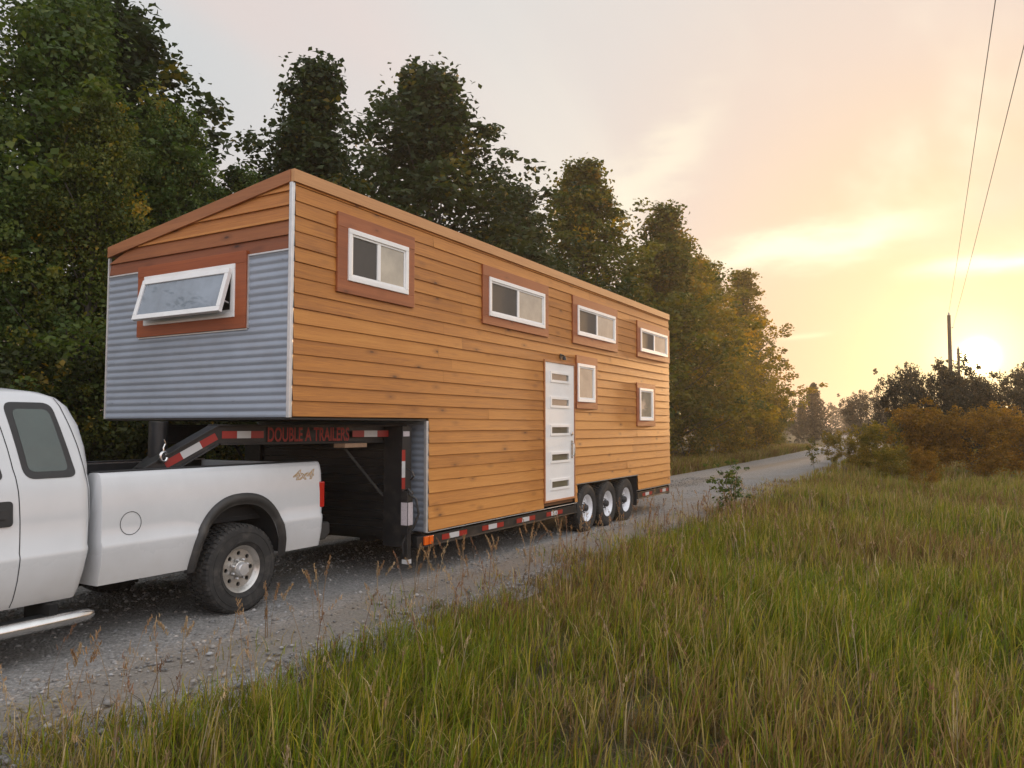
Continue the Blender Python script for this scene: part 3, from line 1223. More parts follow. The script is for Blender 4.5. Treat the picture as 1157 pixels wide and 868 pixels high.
def disc_with_holes(b, x, r_in, r_out, nh, rc, rh, thick=.012, n_arc=9, xslope=0.0, ry=None):
    """flat annulus cut by nh round (or oval) holes, as a strip mesh per sector"""
    ry = ry or rh
    for k in range(nh):
        a0 = 2 * math.pi * (k - .5) / nh
        a1 = 2 * math.pi * (k + .5) / nh
        ac = (a0 + a1) / 2
        # outline of sector, paired with outline of hole
        outer = []
        m = 10
        for i in range(m):
            outer.append((r_out, a0 + (a1 - a0) * i / m))
        for i in range(m):
            outer.append((r_out + (r_in - r_out) * i / m, a1))
        for i in range(m):
            outer.append((r_in, a1 + (a0 - a1) * i / m))
        for i in range(m):
            outer.append((r_in + (r_out - r_in) * i / m, a0))
        ou = [(rr * math.cos(a - ac), rr * math.sin(a - ac)) for rr, a in outer]
        inn = []
        for (u, v) in ou:
            th_ = math.atan2(v, u - rc)
            inn.append((rc + rh * math.cos(th_), ry * math.sin(th_)))
        o = len(b.v)
        q = len(ou)
        cs, sn = math.cos(ac), math.sin(ac)
        for lst, dx_ in ((ou, 0), (inn, 0), (inn, -thick)):
            for (u, v) in lst:
                rad = math.hypot(u, v)
                b.v.append((x + dx_ + xslope * (rad - r_in), u * cs - v * sn, u * sn + v * cs))
        for i in range(q):
            j = (i + 1) % q
            b.f.append([o + i, o + j, o + q + j, o + q + i])
            b.f.append([o + q + i, o + q + j, o + 2 * q + j, o + 2 * q + i])
            b.a += [0, 0]
            b.mi += [b.cur, b.cur]


def local(b, name, m, parent, loc=(0, 0, 0), **k):
    o = b.build(name, m, None, **k)
    o.parent = parent
    o.location = loc
    return o


def trailer_wheel(parent, loc):
    b = MB()
    rim = .205
    b.lathe([(-.07, rim - .01), (-.05, rim - .02), (.055, rim - .028), (.085, rim - .012), (.096, rim + .004), (.090, rim + .012), (.08, rim + .004)], 48)
    b.lathe([(.056, rim - .028), (.040, rim - .04), (.030, .165)], 48)
    disc_with_holes(b, .030, .085, .165, 10, .128, .019, .015, ry=.016)
    b.lathe([(.030, .085), (.034, .072), (.040, .060)], 32)
    wh = local(b, 'wheel', M['whiterim'], parent, loc, smooth=True, angle=30)
    local(tyre_mesh('tyre', .372, rim, .225, lugs=48), 'tyre', M['rubber'], wh, smooth=True, angle=30)
    b = MB()
    b.lathe([(.034, .060), (.090, .052), (.104, .040), (.106, 0)], 24)
    for k in range(8):
        a = 2 * math.pi * k / 8
        b.tube([(.032, .076 * math.cos(a), .076 * math.sin(a)), (.056, .076 * math.cos(a), .076 * math.sin(a))], .009, 6)
    local(b, 'hub', M['blackp'], wh, smooth=True)
    b = MB()
    b.lathe([(-.06, 0), (-.055, .19)], 24)
    local(b, 'brake_drum', M['hole'], wh)
    return wh


def copy_tree(o, parent):
    c_ = o.copy()
    COL.objects.link(c_)
    c_.parent = parent
    for ch in list(o.children):
        copy_tree(ch, c_)
    return c_


hloc = house.location
w0 = trailer_wheel(house, (S - .105 - hloc.x, 11.25 - hloc.y, .372))
for y_ in (12.08, 12.90):
    w1 = copy_tree(w0, house)
    w1.location = (S - .105 - hloc.x, y_ - hloc.y, .372)
    w1.rotation_euler = (random.uniform(0, 3), 0, 0)
for y_ in (11.25, 12.08, 12.90):
    w1 = copy_tree(w0, house)
    w1.location = (XL + .105 - hloc.x, y_ - hloc.y, .372)
    w1.rotation_euler = (0, 0, math.pi)
for y_ in (11.25, 12.08, 12.90):
    b = MB()
    b.tube([(XL + .3, y_, .372), (S - .2, y_, .372)], .05, 10)
    b.build('axle', M['black'], house)
for y_, z_ in ((13.46, .22), (10.80, .40)):
    b = MB()
    b.box(S - .42, S - .02, y_, y_ + .015, z_, .76)
    b.build('mud_flap', M['blackp'], house)
b = MB()
b.box(XL + .05, S - .025, 10.845, 13.475, .752, .777)
b.build('wheel_well', M['black'], house)

# ================================================================== PICKUP TRUCK
TX = -6.55
truck = thing('pickup_truck', 'dusty white extended cab pickup truck hitched under the gooseneck', 'pickup truck', (TX, 3.2, 0))


def loft_z(levels, n=7):
    """closed skin through rounded rectangles: (z, y0, y1, half_width, radius)"""
    b = MB()
    rings = []
    for (z, y0, y1, hw, r) in levels:
        ring = []
        for (cx_, cy_, a0) in ((TX + hw - r, y1 - r, 0), (TX - hw + r, y1 - r, 90), (TX - hw + r, y0 + r, 180), (TX + hw - r, y0 + r, 270)):
            for i in range(n):
                a = R(a0 + 90 * i / (n - 1))
                ring.append((cx_ + r * math.cos(a), cy_ + r * math.sin(a), z))
        rings.append(ring)
    q = len(rings[0])
    for ring in rings:
        b.v += ring
    for i in range(len(rings) - 1):
        for k in range(q):
            k2 = (k + 1) % q
            b.f.append([i * q + k, i * q + k2, (i + 1) * q + k2, (i + 1) * q + k])
    b.f.append(list(range(q))[::-1])
    b.f.append([(len(rings) - 1) * q + k for k in range(q)])
    b.a = [0] * len(b.f)
    b.mi = [0] * len(b.f)
    return b


HW = [(.40, .930), (.47, .955), (.60, .985), (.735, 1.000), (.765, .998), (.785, .986), (1.0, .984), (1.2, .970), (1.30, .950), (1.36, .925), (1.5, .895), (1.66, .852), (1.80, .805), (1.865, .765)]


def half_w(z):
    for (za, a), (zb_, b_) in zip(HW[:-1], HW[1:]):
        if z <= zb_:
            return a + (b_ - a) * max(0, (z - za)) / (zb_ - za)
    return HW[-1][1]


cab_lv = [(.41, 1.5, 3.40, .925, .05), (.47, 1.5, 3.42, .955, .07), (.60, 1.5, 3.45, .985, .09), (.735, 1.5, 3.475, 1.0, .10), (.765, 1.5, 3.48, .998, .10), (.785, 1.5, 3.48, .986, .10),
          (1.0, 1.5, 3.495, .984, .11), (1.2, 1.5, 3.50, .970, .12), (1.30, 1.5, 3.495, .950, .13), (1.36, 1.55, 3.495, .925, .10), (1.5, 1.70, 3.485, .895, .10), (1.66, 1.88, 3.455, .852, .10),
          (1.80, 2.03, 3.40, .805, .11), (1.865, 2.12, 3.345, .765, .13), (1.905, 2.22, 3.26, .705, .15), (1.93, 2.36, 3.12, .60, .21), (1.945, 2.5, 2.95, .40, .12)]
loft_z(cab_lv).build('cab', M['paint'], truck, smooth=True, angle=50)
nose_lv = [(.45, .28, 1.52, .90, .10), (.60, .22, 1.52, .965, .16), (.765, .20, 1.52, .995, .18), (.785, .20, 1.52, .984, .18), (1.0, .22, 1.52, .975, .18), (1.14, .26, 1.52, .95, .20), (1.20, .34, 1.52, .90, .22), (1.245, .5, 1.52, .80, .22), (1.27, .8, 1.52, .62, .2)]
nose = loft_z(nose_lv).build('hood', M['paint'], truck, smooth=True, angle=50)

# bed: open-topped trough
BY0, BY1 = 3.535, 5.875
prof = [(z, half_w(z)) for z in (.46, .50, .60, .70, .735, .765, .785, .9, 1.0, 1.1, 1.2)] + [(1.255, .955), (1.285, .942), (1.300, .925), (1.302, .88), (1.295, .83), (1.275, .815), (.80, .80)]
pts = [(TX + h_, z) for z, h_ in prof] + [(TX - h_, z) for z, h_ in prof[::-1]]
b = MB()
q = len(pts)
ysec = [BY0, BY0 + .006, 3.8, 4.2, 4.6, 5.0, 5.4, BY1 - .05, BY1 - .015, BY1]
ins = [.012, 0, 0, 0, 0, 0, 0, 0, .006, .022]
for y_, i_ in zip(ysec, ins):
    for (x_, z_) in pts:
        sx = -1 if x_ > TX else 1
        b.v.append((x_ + sx * i_, y_, z_))
for i in range(len(ysec) - 1):
    for k in range(q):
        k2 = (k + 1) % q
        b.f.append([i * q + k, i * q + k2, (i + 1) * q + k2, (i + 1) * q + k])
b.f.append(list(range(q))[::-1])
b.f.append([(len(ysec) - 1) * q + k for k in range(q)])
b.a = [0] * len(b.f)
b.mi = [0] * len(b.f)
bed = b.build('bed', M['paint'], truck, smooth=True, angle=40)

AY, AZ = 4.855, .372


def arch_cut(target, yc):
    me = bpy.data.meshes.new('cut')
    n = 40
    v, fs = [], []
    for x_ in (TX - 1.2, TX + 1.2):
        for k in range(n):
            a = 2 * math.pi * k / n
            ca, sa = math.cos(a), math.sin(a)
            e = 2 / 2.3
            v.append((x_, yc + .475 * math.copysign(abs(ca) ** e, ca), AZ + .60 * math.copysign(abs(sa) ** e, sa)))
    fs = [list(range(n)), list(range(n, 2 * n))[::-1]] + [[(k + 1) % n, k, n + k, n + (k + 1) % n] for k in range(n)]
    me.from_pydata(v, [], fs)
    bm = bmesh.new()
    bm.from_mesh(me)
    bmesh.ops.recalc_face_normals(bm, faces=bm.faces)
    bm.to_mesh(me)
    bm.free()
    co_ = bpy.data.objects.new('cut', me)
    COL.objects.link(co_)
    md = target.modifiers.new('cut', 'BOOLEAN')
    md.operation = 'DIFFERENCE'
    md.solver = 'EXACT'
    md.object = co_
    # cutter in the target's frame: children sit at minus the parent's place, so world coordinates agree
    bpy.context.view_layer.update()
    dg = bpy.context.evaluated_depsgraph_get()
    new = bpy.data.meshes.new_from_object(target.evaluated_get(dg))
    target.modifiers.remove(md)
    old = target.data
    target.data = new
    new.name = old.name
    bpy.data.objects.remove(co_)
    for p in new.polygons:
        p.use_smooth = True
    new.set_sharp_from_angle(angle=R(40))


arch_cut(bed, AY)
FAY = 1.26
arch_cut(nose, FAY)


def flare(yc):
    for sgn in (1, -1):
        b = MB()
        o = len(b.v)
        n = 44
        e = 2 / 2.3
        sec = [(.0, .0), (.0, .012), (.022, .028), (.032, .055), (.028, .082), (.008, .100), (-.03, .100)]
        for k in range(n + 1):
            a = math.pi * (k / n * 1.06 - .03)
            ca, sa = math.cos(a), math.sin(a)
            for (dx_, dr) in sec:
                ry, rz = .455 + dr * .85, .585 + dr
                y_ = yc - ry * math.copysign(abs(ca) ** e, ca)
                z_ = AZ + rz * math.copysign(abs(sa) ** e, sa)
                z_ = max(z_, .43)
                b.v.append((TX + sgn * (half_w(z_) + .004 + dx_), y_, z_))
        m_ = len(sec)
        for k in range(n):
            for j in range(m_ - 1):
                b.f.append([o + k * m_ + j, o + (k + 1) * m_ + j, o + (k + 1) * m_ + j + 1, o + k * m_ + j + 1])
        b.a = [0] * len(b.f)
        b.mi = [0] * len(b.f)
        b.build('fender_flare', M['flare'], truck, smooth=True, angle=60)


flare(AY)
flare(FAY)
# wheel-house liners and underbody
for yc in (AY, FAY):
    for sgn in (1, -1):
        b = MB()
        n = 36
        e = 2 / 2.3
        for k in range(n + 1):
            a = math.pi * (k / n * 1.10 - .05)
            ca, sa = math.cos(a), math.sin(a)
            y_ = yc + .470 * math.copysign(abs(ca) ** e, ca)
            z_ = max(.475, AZ + .594 * math.copysign(abs(sa) ** e, sa))
            b.v += [(TX + sgn * .50, y_, z_), (TX + sgn * min(.972, half_w(z_) - .006), y_, z_)]
        for k in range(n):
            b.f.append([2 * k, 2 * k + 1, 2 * k + 3, 2 * k + 2])
        b.f.append([2 * k for k in range(n + 1)])
        b.a = [0] * len(b.f)
        b.mi = [0] * len(b.f)
        b.build('wheel_liner', M['liner'], truck)
b = MB()
b.box(TX - .62, TX + .62, .7, 5.85, .46, .60)
b.box(TX - .55, TX - .42, .5, 5.85, .40, .52)
b.box(TX + .42, TX + .55, .5, 5.85, .40, .52)
b.build('underbody', M['hole'], truck)
b = MB()
b.box(TX - .815, TX + .815, BY0 + .02, BY1 - .03, .79, .83)
for k in range(9):
    x_ = TX - .72 + k * .18
    b.box(x_ - .03, x_ + .03, BY0 + .06, BY1 - .06, .83, .842)
b.box(TX - .815, TX + .815, BY0 + .002, BY0 + .05, .80, 1.27)
for sgn in (1, -1):
    xx = sorted((TX + sgn * .797, TX + sgn * .815))
    b.box(xx[0], xx[1], BY0 + .05, BY1 - .05, .83, 1.283)
    xx = sorted((TX + sgn * .56, TX + sgn * .80))
    b.box(xx[0], xx[1], AY - .45, AY + .45, .83, 1.05)
    xx = sorted((TX + sgn * .79, TX + sgn * .925))
    b.box(xx[0], xx[1], BY0 + .02, BY1 - .03, 1.298, 1.309)
b.build('bed_liner', M['liner'], truck, bevel=.004)
b = MB()
b.box(TX - .80, TX + .80, BY1 - .05, BY1 + .015, .62, 1.285)
b.build('tailgate', M['paint'], truck, bevel=.015, seg=3)
for yy in ((TX + .80, TX + .955), (TX - .955, TX - .80)):
    b = MB()
    o_ = .031 if yy[0] > TX else 0
    i_ = 0 if yy[0] > TX else .031
    b.prism([(yy[0] - i_, .84), (yy[1] + o_, .84), (yy[1] + o_, 1.10), (yy[0] - i_, 1.10)], 'y', BY1 - .052, BY1 + .024)
    b.build('tail_light', M['taillens'], truck, bevel=.012, seg=3)
b = MB()
b.prism([(BY1 + .01, .50), (BY1 + .10, .50), (BY1 + .17, .56), (BY1 + .17, .66), (BY1 + .14, .68), (BY1 + .01, .68)], 'x', TX - .93, TX + .93)
b.build('rear_bumper', M['flare'], truck, bevel=.02, seg=3)
b = MB()
b.prism([(.06, .48), (.24, .48), (.24, .72), (.10, .72), (.06, .66)], 'x', TX - .96, TX + .96)
b.build('front_bumper', M['chrome'], truck, bevel=.02, seg=3)
b = MB()
b.box(TX - .62, TX + .62, .185, .23, .80, 1.10)
b.build('grille', M['blackp'], truck, bevel=.01)
for sgn in (1, -1):
    xx = sorted((TX + sgn * .65, TX + sgn * .93))
    b = MB()
    b.box(xx[0], xx[1], .20, .30, .82, 1.08)
    b.build('headlight', M['label'], truck, bevel=.02)


def flank_x(y, z):
    """half width of the body at (y, z), following the rounded rear corner of the cab"""
    if y < 3.515:
        for A_, B_ in zip(cab_lv[:-1], cab_lv[1:]):
            if A_[0] <= z <= B_[0]:
                t_ = (z - A_[0]) / (B_[0] - A_[0])
                yr, hw, r = (A_[k] + (B_[k] - A_[k]) * t_ for k in (2, 3, 4))
                d = min(max(0.0, y - (yr - r)), r * .98)
                return hw - r + math.sqrt(r * r - d * d)
    return half_w(z)


def on_side(poly, off, name, m, parent=truck, inset=None):
    """filled outline in (y, z) wrapped on the right flank"""
    b = MB()
    dense = []
    for i, p in enumerate(poly):
        q_ = poly[(i + 1) % len(poly)]
        m_ = max(1, int(math.hypot(q_[0] - p[0], q_[1] - p[1]) / .035))
        dense += [(p[0] + (q_[0] - p[0]) * k / m_, p[1] + (q_[1] - p[1]) * k / m_) for k in range(m_)]
    poly = dense
    cy_ = sum(p[0] for p in poly) / len(poly)
    cz_ = sum(p[1] for p in poly) / len(poly)
    n = len(poly)
    steps = 10
    for s_ in range(steps + 1):
        k = 1 - s_ / steps * .98
        for (y_, z_) in poly:
            yy, zz = cy_ + (y_ - cy_) * k, cz_ + (z_ - cz_) * k
            b.v.append((TX + flank_x(yy, zz) + off, yy, zz))
    for s_ in range(steps):
        for i in range(n):
            j = (i + 1) % n
            b.f.append([s_ * n + i, s_ * n + j, (s_ + 1) * n + j, (s_ + 1) * n + i])
    b.f.append([steps * n + i for i in range(n)])
    # edge going back into the body
    o = len(b.v)
    for (y_, z_) in poly:
        b.v.append((TX + flank_x(y_, z_) - .012, y_, z_))
    for i in range(n):
        j = (i + 1) % n
        b.f.append([i, o + i, o + j, j])
    b.a = [0] * len(b.f)
    b.mi = [0] * len(b.f)
    return b.build(name, m, parent, smooth=True, angle=40)


def round_poly(pts, r, n=6):
    out = []
    N = len(pts)
    for i in range(N):
        p0, p1, p2 = (Vector(pts[(i + k - 1) % N]) for k in range(3))
        a = p1 + (p0 - p1).normalized() * r
        c_ = p1 + (p2 - p1).normalized() * r
        for k in range(n + 1):
            t_ = k / n
            out.append(tuple(a * (1 - t_) ** 2 + p1 * 2 * t_ * (1 - t_) + c_ * t_ ** 2))
    return out


def seam(path, wdt=.006, off=.0022, name='panel_gap'):
    b = MB()
    P = [Vector(p) for p in path]
    # resample so it follows the flank
    Q = []
    for p, q_ in zip(P[:-1], P[1:]):
        m_ = max(2, int((q_ - p).length / .04))
        for k in range(m_):
            Q.append(p.lerp(q_, k / m_))
    Q.append(P[-1])
    for i, p in enumerate(Q):
        d = (Q[min(i + 1, len(Q) - 1)] - Q[max(i - 1, 0)]).normalized()
        nn = Vector((-d.y, d.x)) * wdt / 2
        for s_ in (-1, 1):
            y_, z_ = p + nn * s_
            b.v.append((TX + flank_x(y_, z_) + off, y_, z_))
    for i in range(len(Q) - 1):
        b.f.append([2 * i, 2 * i + 1, 2 * i + 3, 2 * i + 2])
    b.a = [0] * len(b.f)
    b.mi = [0] * len(b.f)
    return b.build(name, M['hole'], truck)


def smooth_path(pts, n=8):
    out = []
    P = [Vector(p) for p in pts]
    for i in range(len(P) - 1):
        p0, p1, p2, p3 = P[max(i - 1, 0)], P[i], P[i + 1], P[min(i + 2, len(P) - 1)]
        for k in range(n):
            t_ = k / n
            out.append(.5 * ((2 * p1) + (p2 - p0) * t_ + (2 * p0 - 5 * p1 + 4 * p2 - p3) * t_ ** 2 + (3 * p1 - p0 - 3 * p2 + p3) * t_ ** 3))
    out.append(P[-1])
    return [tuple(p) for p in out]


rear_win = [(2.90, 1.825), (3.235, 1.825), (3.365, 1.285), (3.00, 1.285)]
wn = on_side(round_poly(rear_win, .07), .004, 'rear_door_window', M['blackp'])
cx_, cz_ = 3.125, 1.555
inner = [(cx_ + (y_ - cx_) * .76, cz_ + (z_ - cz_) * .82) for y_, z_ in rear_win]
on_side(round_poly(inner, .05), .006, 'pane', M['tglass'], wn)
fr_win = [(1.95, 1.79), (2.74, 1.825), (2.86, 1.285), (1.66, 1.285)]
wn = on_side(round_poly(fr_win, .06), .004, 'front_door_window', M['blackp'])
inner = [(2.27 + (y_ - 2.27) * .90, 1.55 + (z_ - 1.55) * .86) for y_, z_ in fr_win]
on_side(round_poly(inner, .05), .006, 'pane', M['tglass'], wn)
# windscreen
b = MB()
b.add([(TX - .84, 1.545, 1.35), (TX + .84, 1.545, 1.35), (TX + .70, 2.09, 1.85), (TX - .70, 2.09, 1.85)], [(0, 1, 2, 3)])
for i in range(len(b.v)):
    b.v[i] = (b.v[i][0], b.v[i][1] - .02, b.v[i][2] + .012)
b.build('windscreen', M['tglass'], truck)
b = MB()
b.box(TX - .62, TX + .62, 3.46, 3.492, 1.42, 1.74)
rw = b.build('rear_window', M['tglass'], truck)
rw.rotation_euler = (0, 0, 0)
seam(smooth_path([(2.79, 1.86), (2.85, 1.72), (2.91, 1.45), (2.945, 1.20), (2.955, .95), (2.955, .77), (2.945, .55), (2.93, .42)]))
seam(smooth_path([(3.28, 1.86), (3.335, 1.70), (3.385, 1.53), (3.43, 1.32), (3.45, 1.15), (3.455, .80), (3.445, .58), (3.41, .45)]))
seam([(1.52, .43), (1.52, 1.30)])
# fuel door
n = 28
circ = [(3.775 + .088 * math.cos(2 * math.pi * k / n), .905 + .088 * math.sin(2 * math.pi * k / n)) for k in range(n)]
seam(circ + [circ[0]], .005, .0022, 'fuel_door_gap')
# door handle
hd = on_side(round_poly([(2.75, 1.145), (2.905, 1.145), (2.905, .975), (2.76, .975)], .03), .010, 'door_handle', M['blackp'])
hd2 = on_side(round_poly([(2.775, 1.09), (2.87, 1.09), (2.87, 1.03), (2.775, 1.03)], .015), .026, 'grip', M['blackp'], hd)
# decal
cu = bpy.data.curves.new('decal', 'FONT')
cu.body = '4x4'
cu.size = .155
cu.shear = .35
cu.fill_mode = 'NONE'
cu.bevel_depth = .0042
cu.bevel_resolution = 0
cu.space_character = .95
tmp = bpy.data.objects.new('decal', cu)
COL.objects.link(tmp)
dg = bpy.context.evaluated_depsgraph_get()
me = bpy.data.meshes.new_from_object(tmp.evaluated_get(dg))
bpy.data.objects.remove(tmp)
co = np.empty(len(me.vertices) * 3, np.float32)
me.vertices.foreach_get('co', co)
co = co.reshape(-1, 3)
co[:, 0] -= co[:, 0].min()
co[:, 0] *= .30 / co[:, 0].max()
out = [(TX + half_w(1.14 + p[1] * .85) + .002 + p[2] * .3, 5.47 + p[0], 1.135 + p[1] * .85) for p in co]
me.vertices.foreach_set('co', np.array(out, np.float32).ravel())
me.materials.clear()
me.materials.append(M['gold'])
link('decal', me, truck)
# running board
b = MB()
sx = TX + 1.02
b.tube([(sx, 1.62, .25), (sx, 1.72, .285), (sx, 3.30, .285), (sx, 3.42, .285), (sx - .02, 3.475, .285)], [.02, .048, .048, .046, .026], 14)
rb = b.build('running_board', M['chrome'], truck, smooth=True)
for i in range(0):
    pass
b = MB()
b.box(sx - .15, sx - .02, 1.75, 3.36, .292, .322)
b.build('step_pad', M['blackp'], truck, bevel=.008)
for y_ in (1.95, 2.6, 3.2):
    b = MB()
    b.box(sx - .35, sx - .03, y_ - .03, y_ + .03, .27, .40)
    b.build('step_bracket', M['hole'], truck)


def truck_wheel(parent, loc):
    b = MB()
    rim = .212
    b.lathe([(-.08, rim - .012), (.05, rim - .03), (.088, rim - .020), (.104, rim - .004), (.108, rim + .006), (.100, rim + .012), (.09, rim + .004)], 56)
    b.lathe([(.088, rim - .020), (.072, rim - .034), (.062, rim - .042)], 56)
    disc_with_holes(b, .058, .078, rim - .042, 8, .136, .0195, .020, xslope=.03)
    b.lathe([(.058, .078), (.075, .074), (.095, .070), (.100, .060)], 40)
    wh = local(b, 'wheel', M['truckrim'], parent, loc, smooth=True, angle=30)
    local(tyre_mesh('tyre', .388, rim, .262, lugs=52), 'tyre', M['rubber'], wh, smooth=True, angle=30)
    b = MB()
    b.lathe([(.098, .062), (.128, .058), (.140, .050), (.142, .0)], 28)
    for k in range(8):
        a = 2 * math.pi * (k + .5) / 8
        b.tube([(.070, .085 * math.cos(a), .085 * math.sin(a)), (.098, .085 * math.cos(a), .085 * math.sin(a)), (.104, .085 * math.cos(a), .085 * math.sin(a))], [.011, .011, .006], 8)
    local(b, 'hub_cap', M['galv'], wh, smooth=True)
    b = MB()
    b.lathe([(-.05, 0), (-.045, .20)], 24)
    local(b, 'brake_drum', M['hole'], wh)
    return wh


tl = truck.location
w0 = truck_wheel(truck, (TX + .90 - tl.x, AY - .01 - tl.y, .388))
for (sgn, y_) in ((-1, AY - .01), (1, FAY), (-1, FAY)):
    w1 = copy_tree(w0, truck)
    w1.location = (TX + sgn * .90 - tl.x, y_ - tl.y, .388)
    w1.rotation_euler = (0, 0, 0 if sgn > 0 else math.pi)
b = MB()
b.tube([(TX - .85, AY, .388), (TX + .85, AY, .388)], .06, 10)
b.build('axle', M['hole'], truck)

# ================================================================== VEGETATION


def leaf_mat(name, stops, trans=.35, rough=.55):
    m = bpy.data.materials.new(name)
    m.use_nodes = True
    t, b = nt(m)
    at = t.n.new('ShaderNodeAttribute')
    at.attribute_name = 'tint'
    c_ = t.ramp(at.outputs['Fac'], stops)
    t.l.new(c_, b.inputs['Base Color'])
    b.inputs['Roughness'].default_value = rough
    b.inputs['Specular IOR Level'].default_value = .25
    tr = t.n.new('ShaderNodeBsdfTranslucent')
    hs = t.n.new('ShaderNodeHueSaturation')
    hs.inputs['Saturation'].default_value = 1.15
    hs.inputs['Value'].default_value = 1.5
    t.l.new(c_, hs.inputs['Color'])
    t.l.new(hs.outputs[0], tr.inputs['Color'])
    mx = t.n.new('ShaderNodeMixShader')
    mx.inputs[0].default_value = trans
    t.l.new(b.outputs[0], mx.inputs[1])
    t.l.new(tr.outputs[0], mx.inputs[2])
    out = [n for n in t.n if n.type == 'OUTPUT_MATERIAL'][0]
    t.l.new(mx.outputs[0], out.inputs[0])
    return m


LM = {
    'dark': leaf_mat('dark_green_leaves', [(0, (.016, .026, .010)), (.5, (.034, .050, .015)), (.88, (.060, .074, .020)), (1, (.14, .11, .02))]),
    'green': leaf_mat('green_leaves', [(0, (.028, .052, .013)), (.45, (.068, .106, .024)), (.8, (.118, .145, .028)), (.92, (.18, .16, .028)), (1, (.30, .20, .024))]),
    'yellowing': leaf_mat('yellowing_green_leaves', [(0, (.030, .050, .012)), (.4, (.075, .100, .022)), (.7, (.13, .14, .026)), (.88, (.22, .17, .026)), (1, (.34, .21, .024))], .4),
    'turning': leaf_mat('turning_leaves', [(0, (.032, .048, .010)), (.4, (.078, .090, .016)), (.75, (.16, .135, .020)), (1, (.28, .17, .02))], .42),
    'golden': leaf_mat('golden_leaves', [(0, (.050, .056, .010)), (.4, (.135, .120, .016)), (.75, (.27, .185, .018)), (1, (.40, .24, .02))], .5),
    'orange': leaf_mat('orange_brown_leaves', [(0, (.070, .045, .012)), (.4, (.18, .105, .02)), (.75, (.31, .165, .022)), (1, (.44, .24, .03))], .5),
    'hedge': leaf_mat('hedge_leaves', [(0, (.018, .026, .009)), (.5, (.042, .054, .016)), (.72, (.080, .084, .02)), (.86, (.22, .15, .02)), (1, (.36, .22, .02))]),
    'far': leaf_mat('far_leaves', [(0, (.026, .026, .016)), (.6, (.052, .046, .024)), (1, (.10, .075, .030))]),
}
bark = noisy(mat('grey_bark', (.085, .072, .058), .9), 12, .35, .05, .6)


def leaves_at(centers, radii, per, size, yellow=None, droop=.3):
    """numpy leaf quads around clump centres -> verts, quads, tint"""
    n = len(centers) * per
    c = np.repeat(centers, per, 0)
    r = np.repeat(radii, per)[:, None]
    d = rng.normal(size=(n, 3))
    d /= np.linalg.norm(d, axis=1, keepdims=True) + 1e-9
    p = c + d * r * (rng.random((n, 1)) ** .45) * np.array([1, 1, .85])
    # orientation: random, biased so faces look outwards and up
    nrm = d * .6 + rng.normal(size=(n, 3)) * .75 + np.array([0, 0, .5])
    nrm /= np.linalg.norm(nrm, axis=1, keepdims=True)
    t = rng.normal(size=(n, 3)) + np.array([0, 0, -droop])
    t -= nrm * (t * nrm).sum(1, keepdims=True)
    t /= np.linalg.norm(t, axis=1, keepdims=True)
    s = np.cross(nrm, t)
    L = size * (.65 + .7 * rng.random((n, 1)))
    W = L * (.30 + .12 * rng.random((n, 1)))
    fold = nrm * W * .25
    v = np.stack([p - t * L * .5, p + s * W + fold - t * L * .05, p + t * L * .5 - nrm * L * .1, p - s * W + fold - t * L * .05], 1)
    clump = np.repeat(rng.random(len(centers)), per)
    if yellow is not None:
        yl = np.repeat(yellow, per)
    else:
        yl = 0
    tint = np.clip(.42 * clump + .38 * rng.random(n) + .10 + yl, 0, 1)
    q = np.arange(n * 4).reshape(n, 4)
    return v.reshape(-1, 3), q, np.repeat(tint, 4)


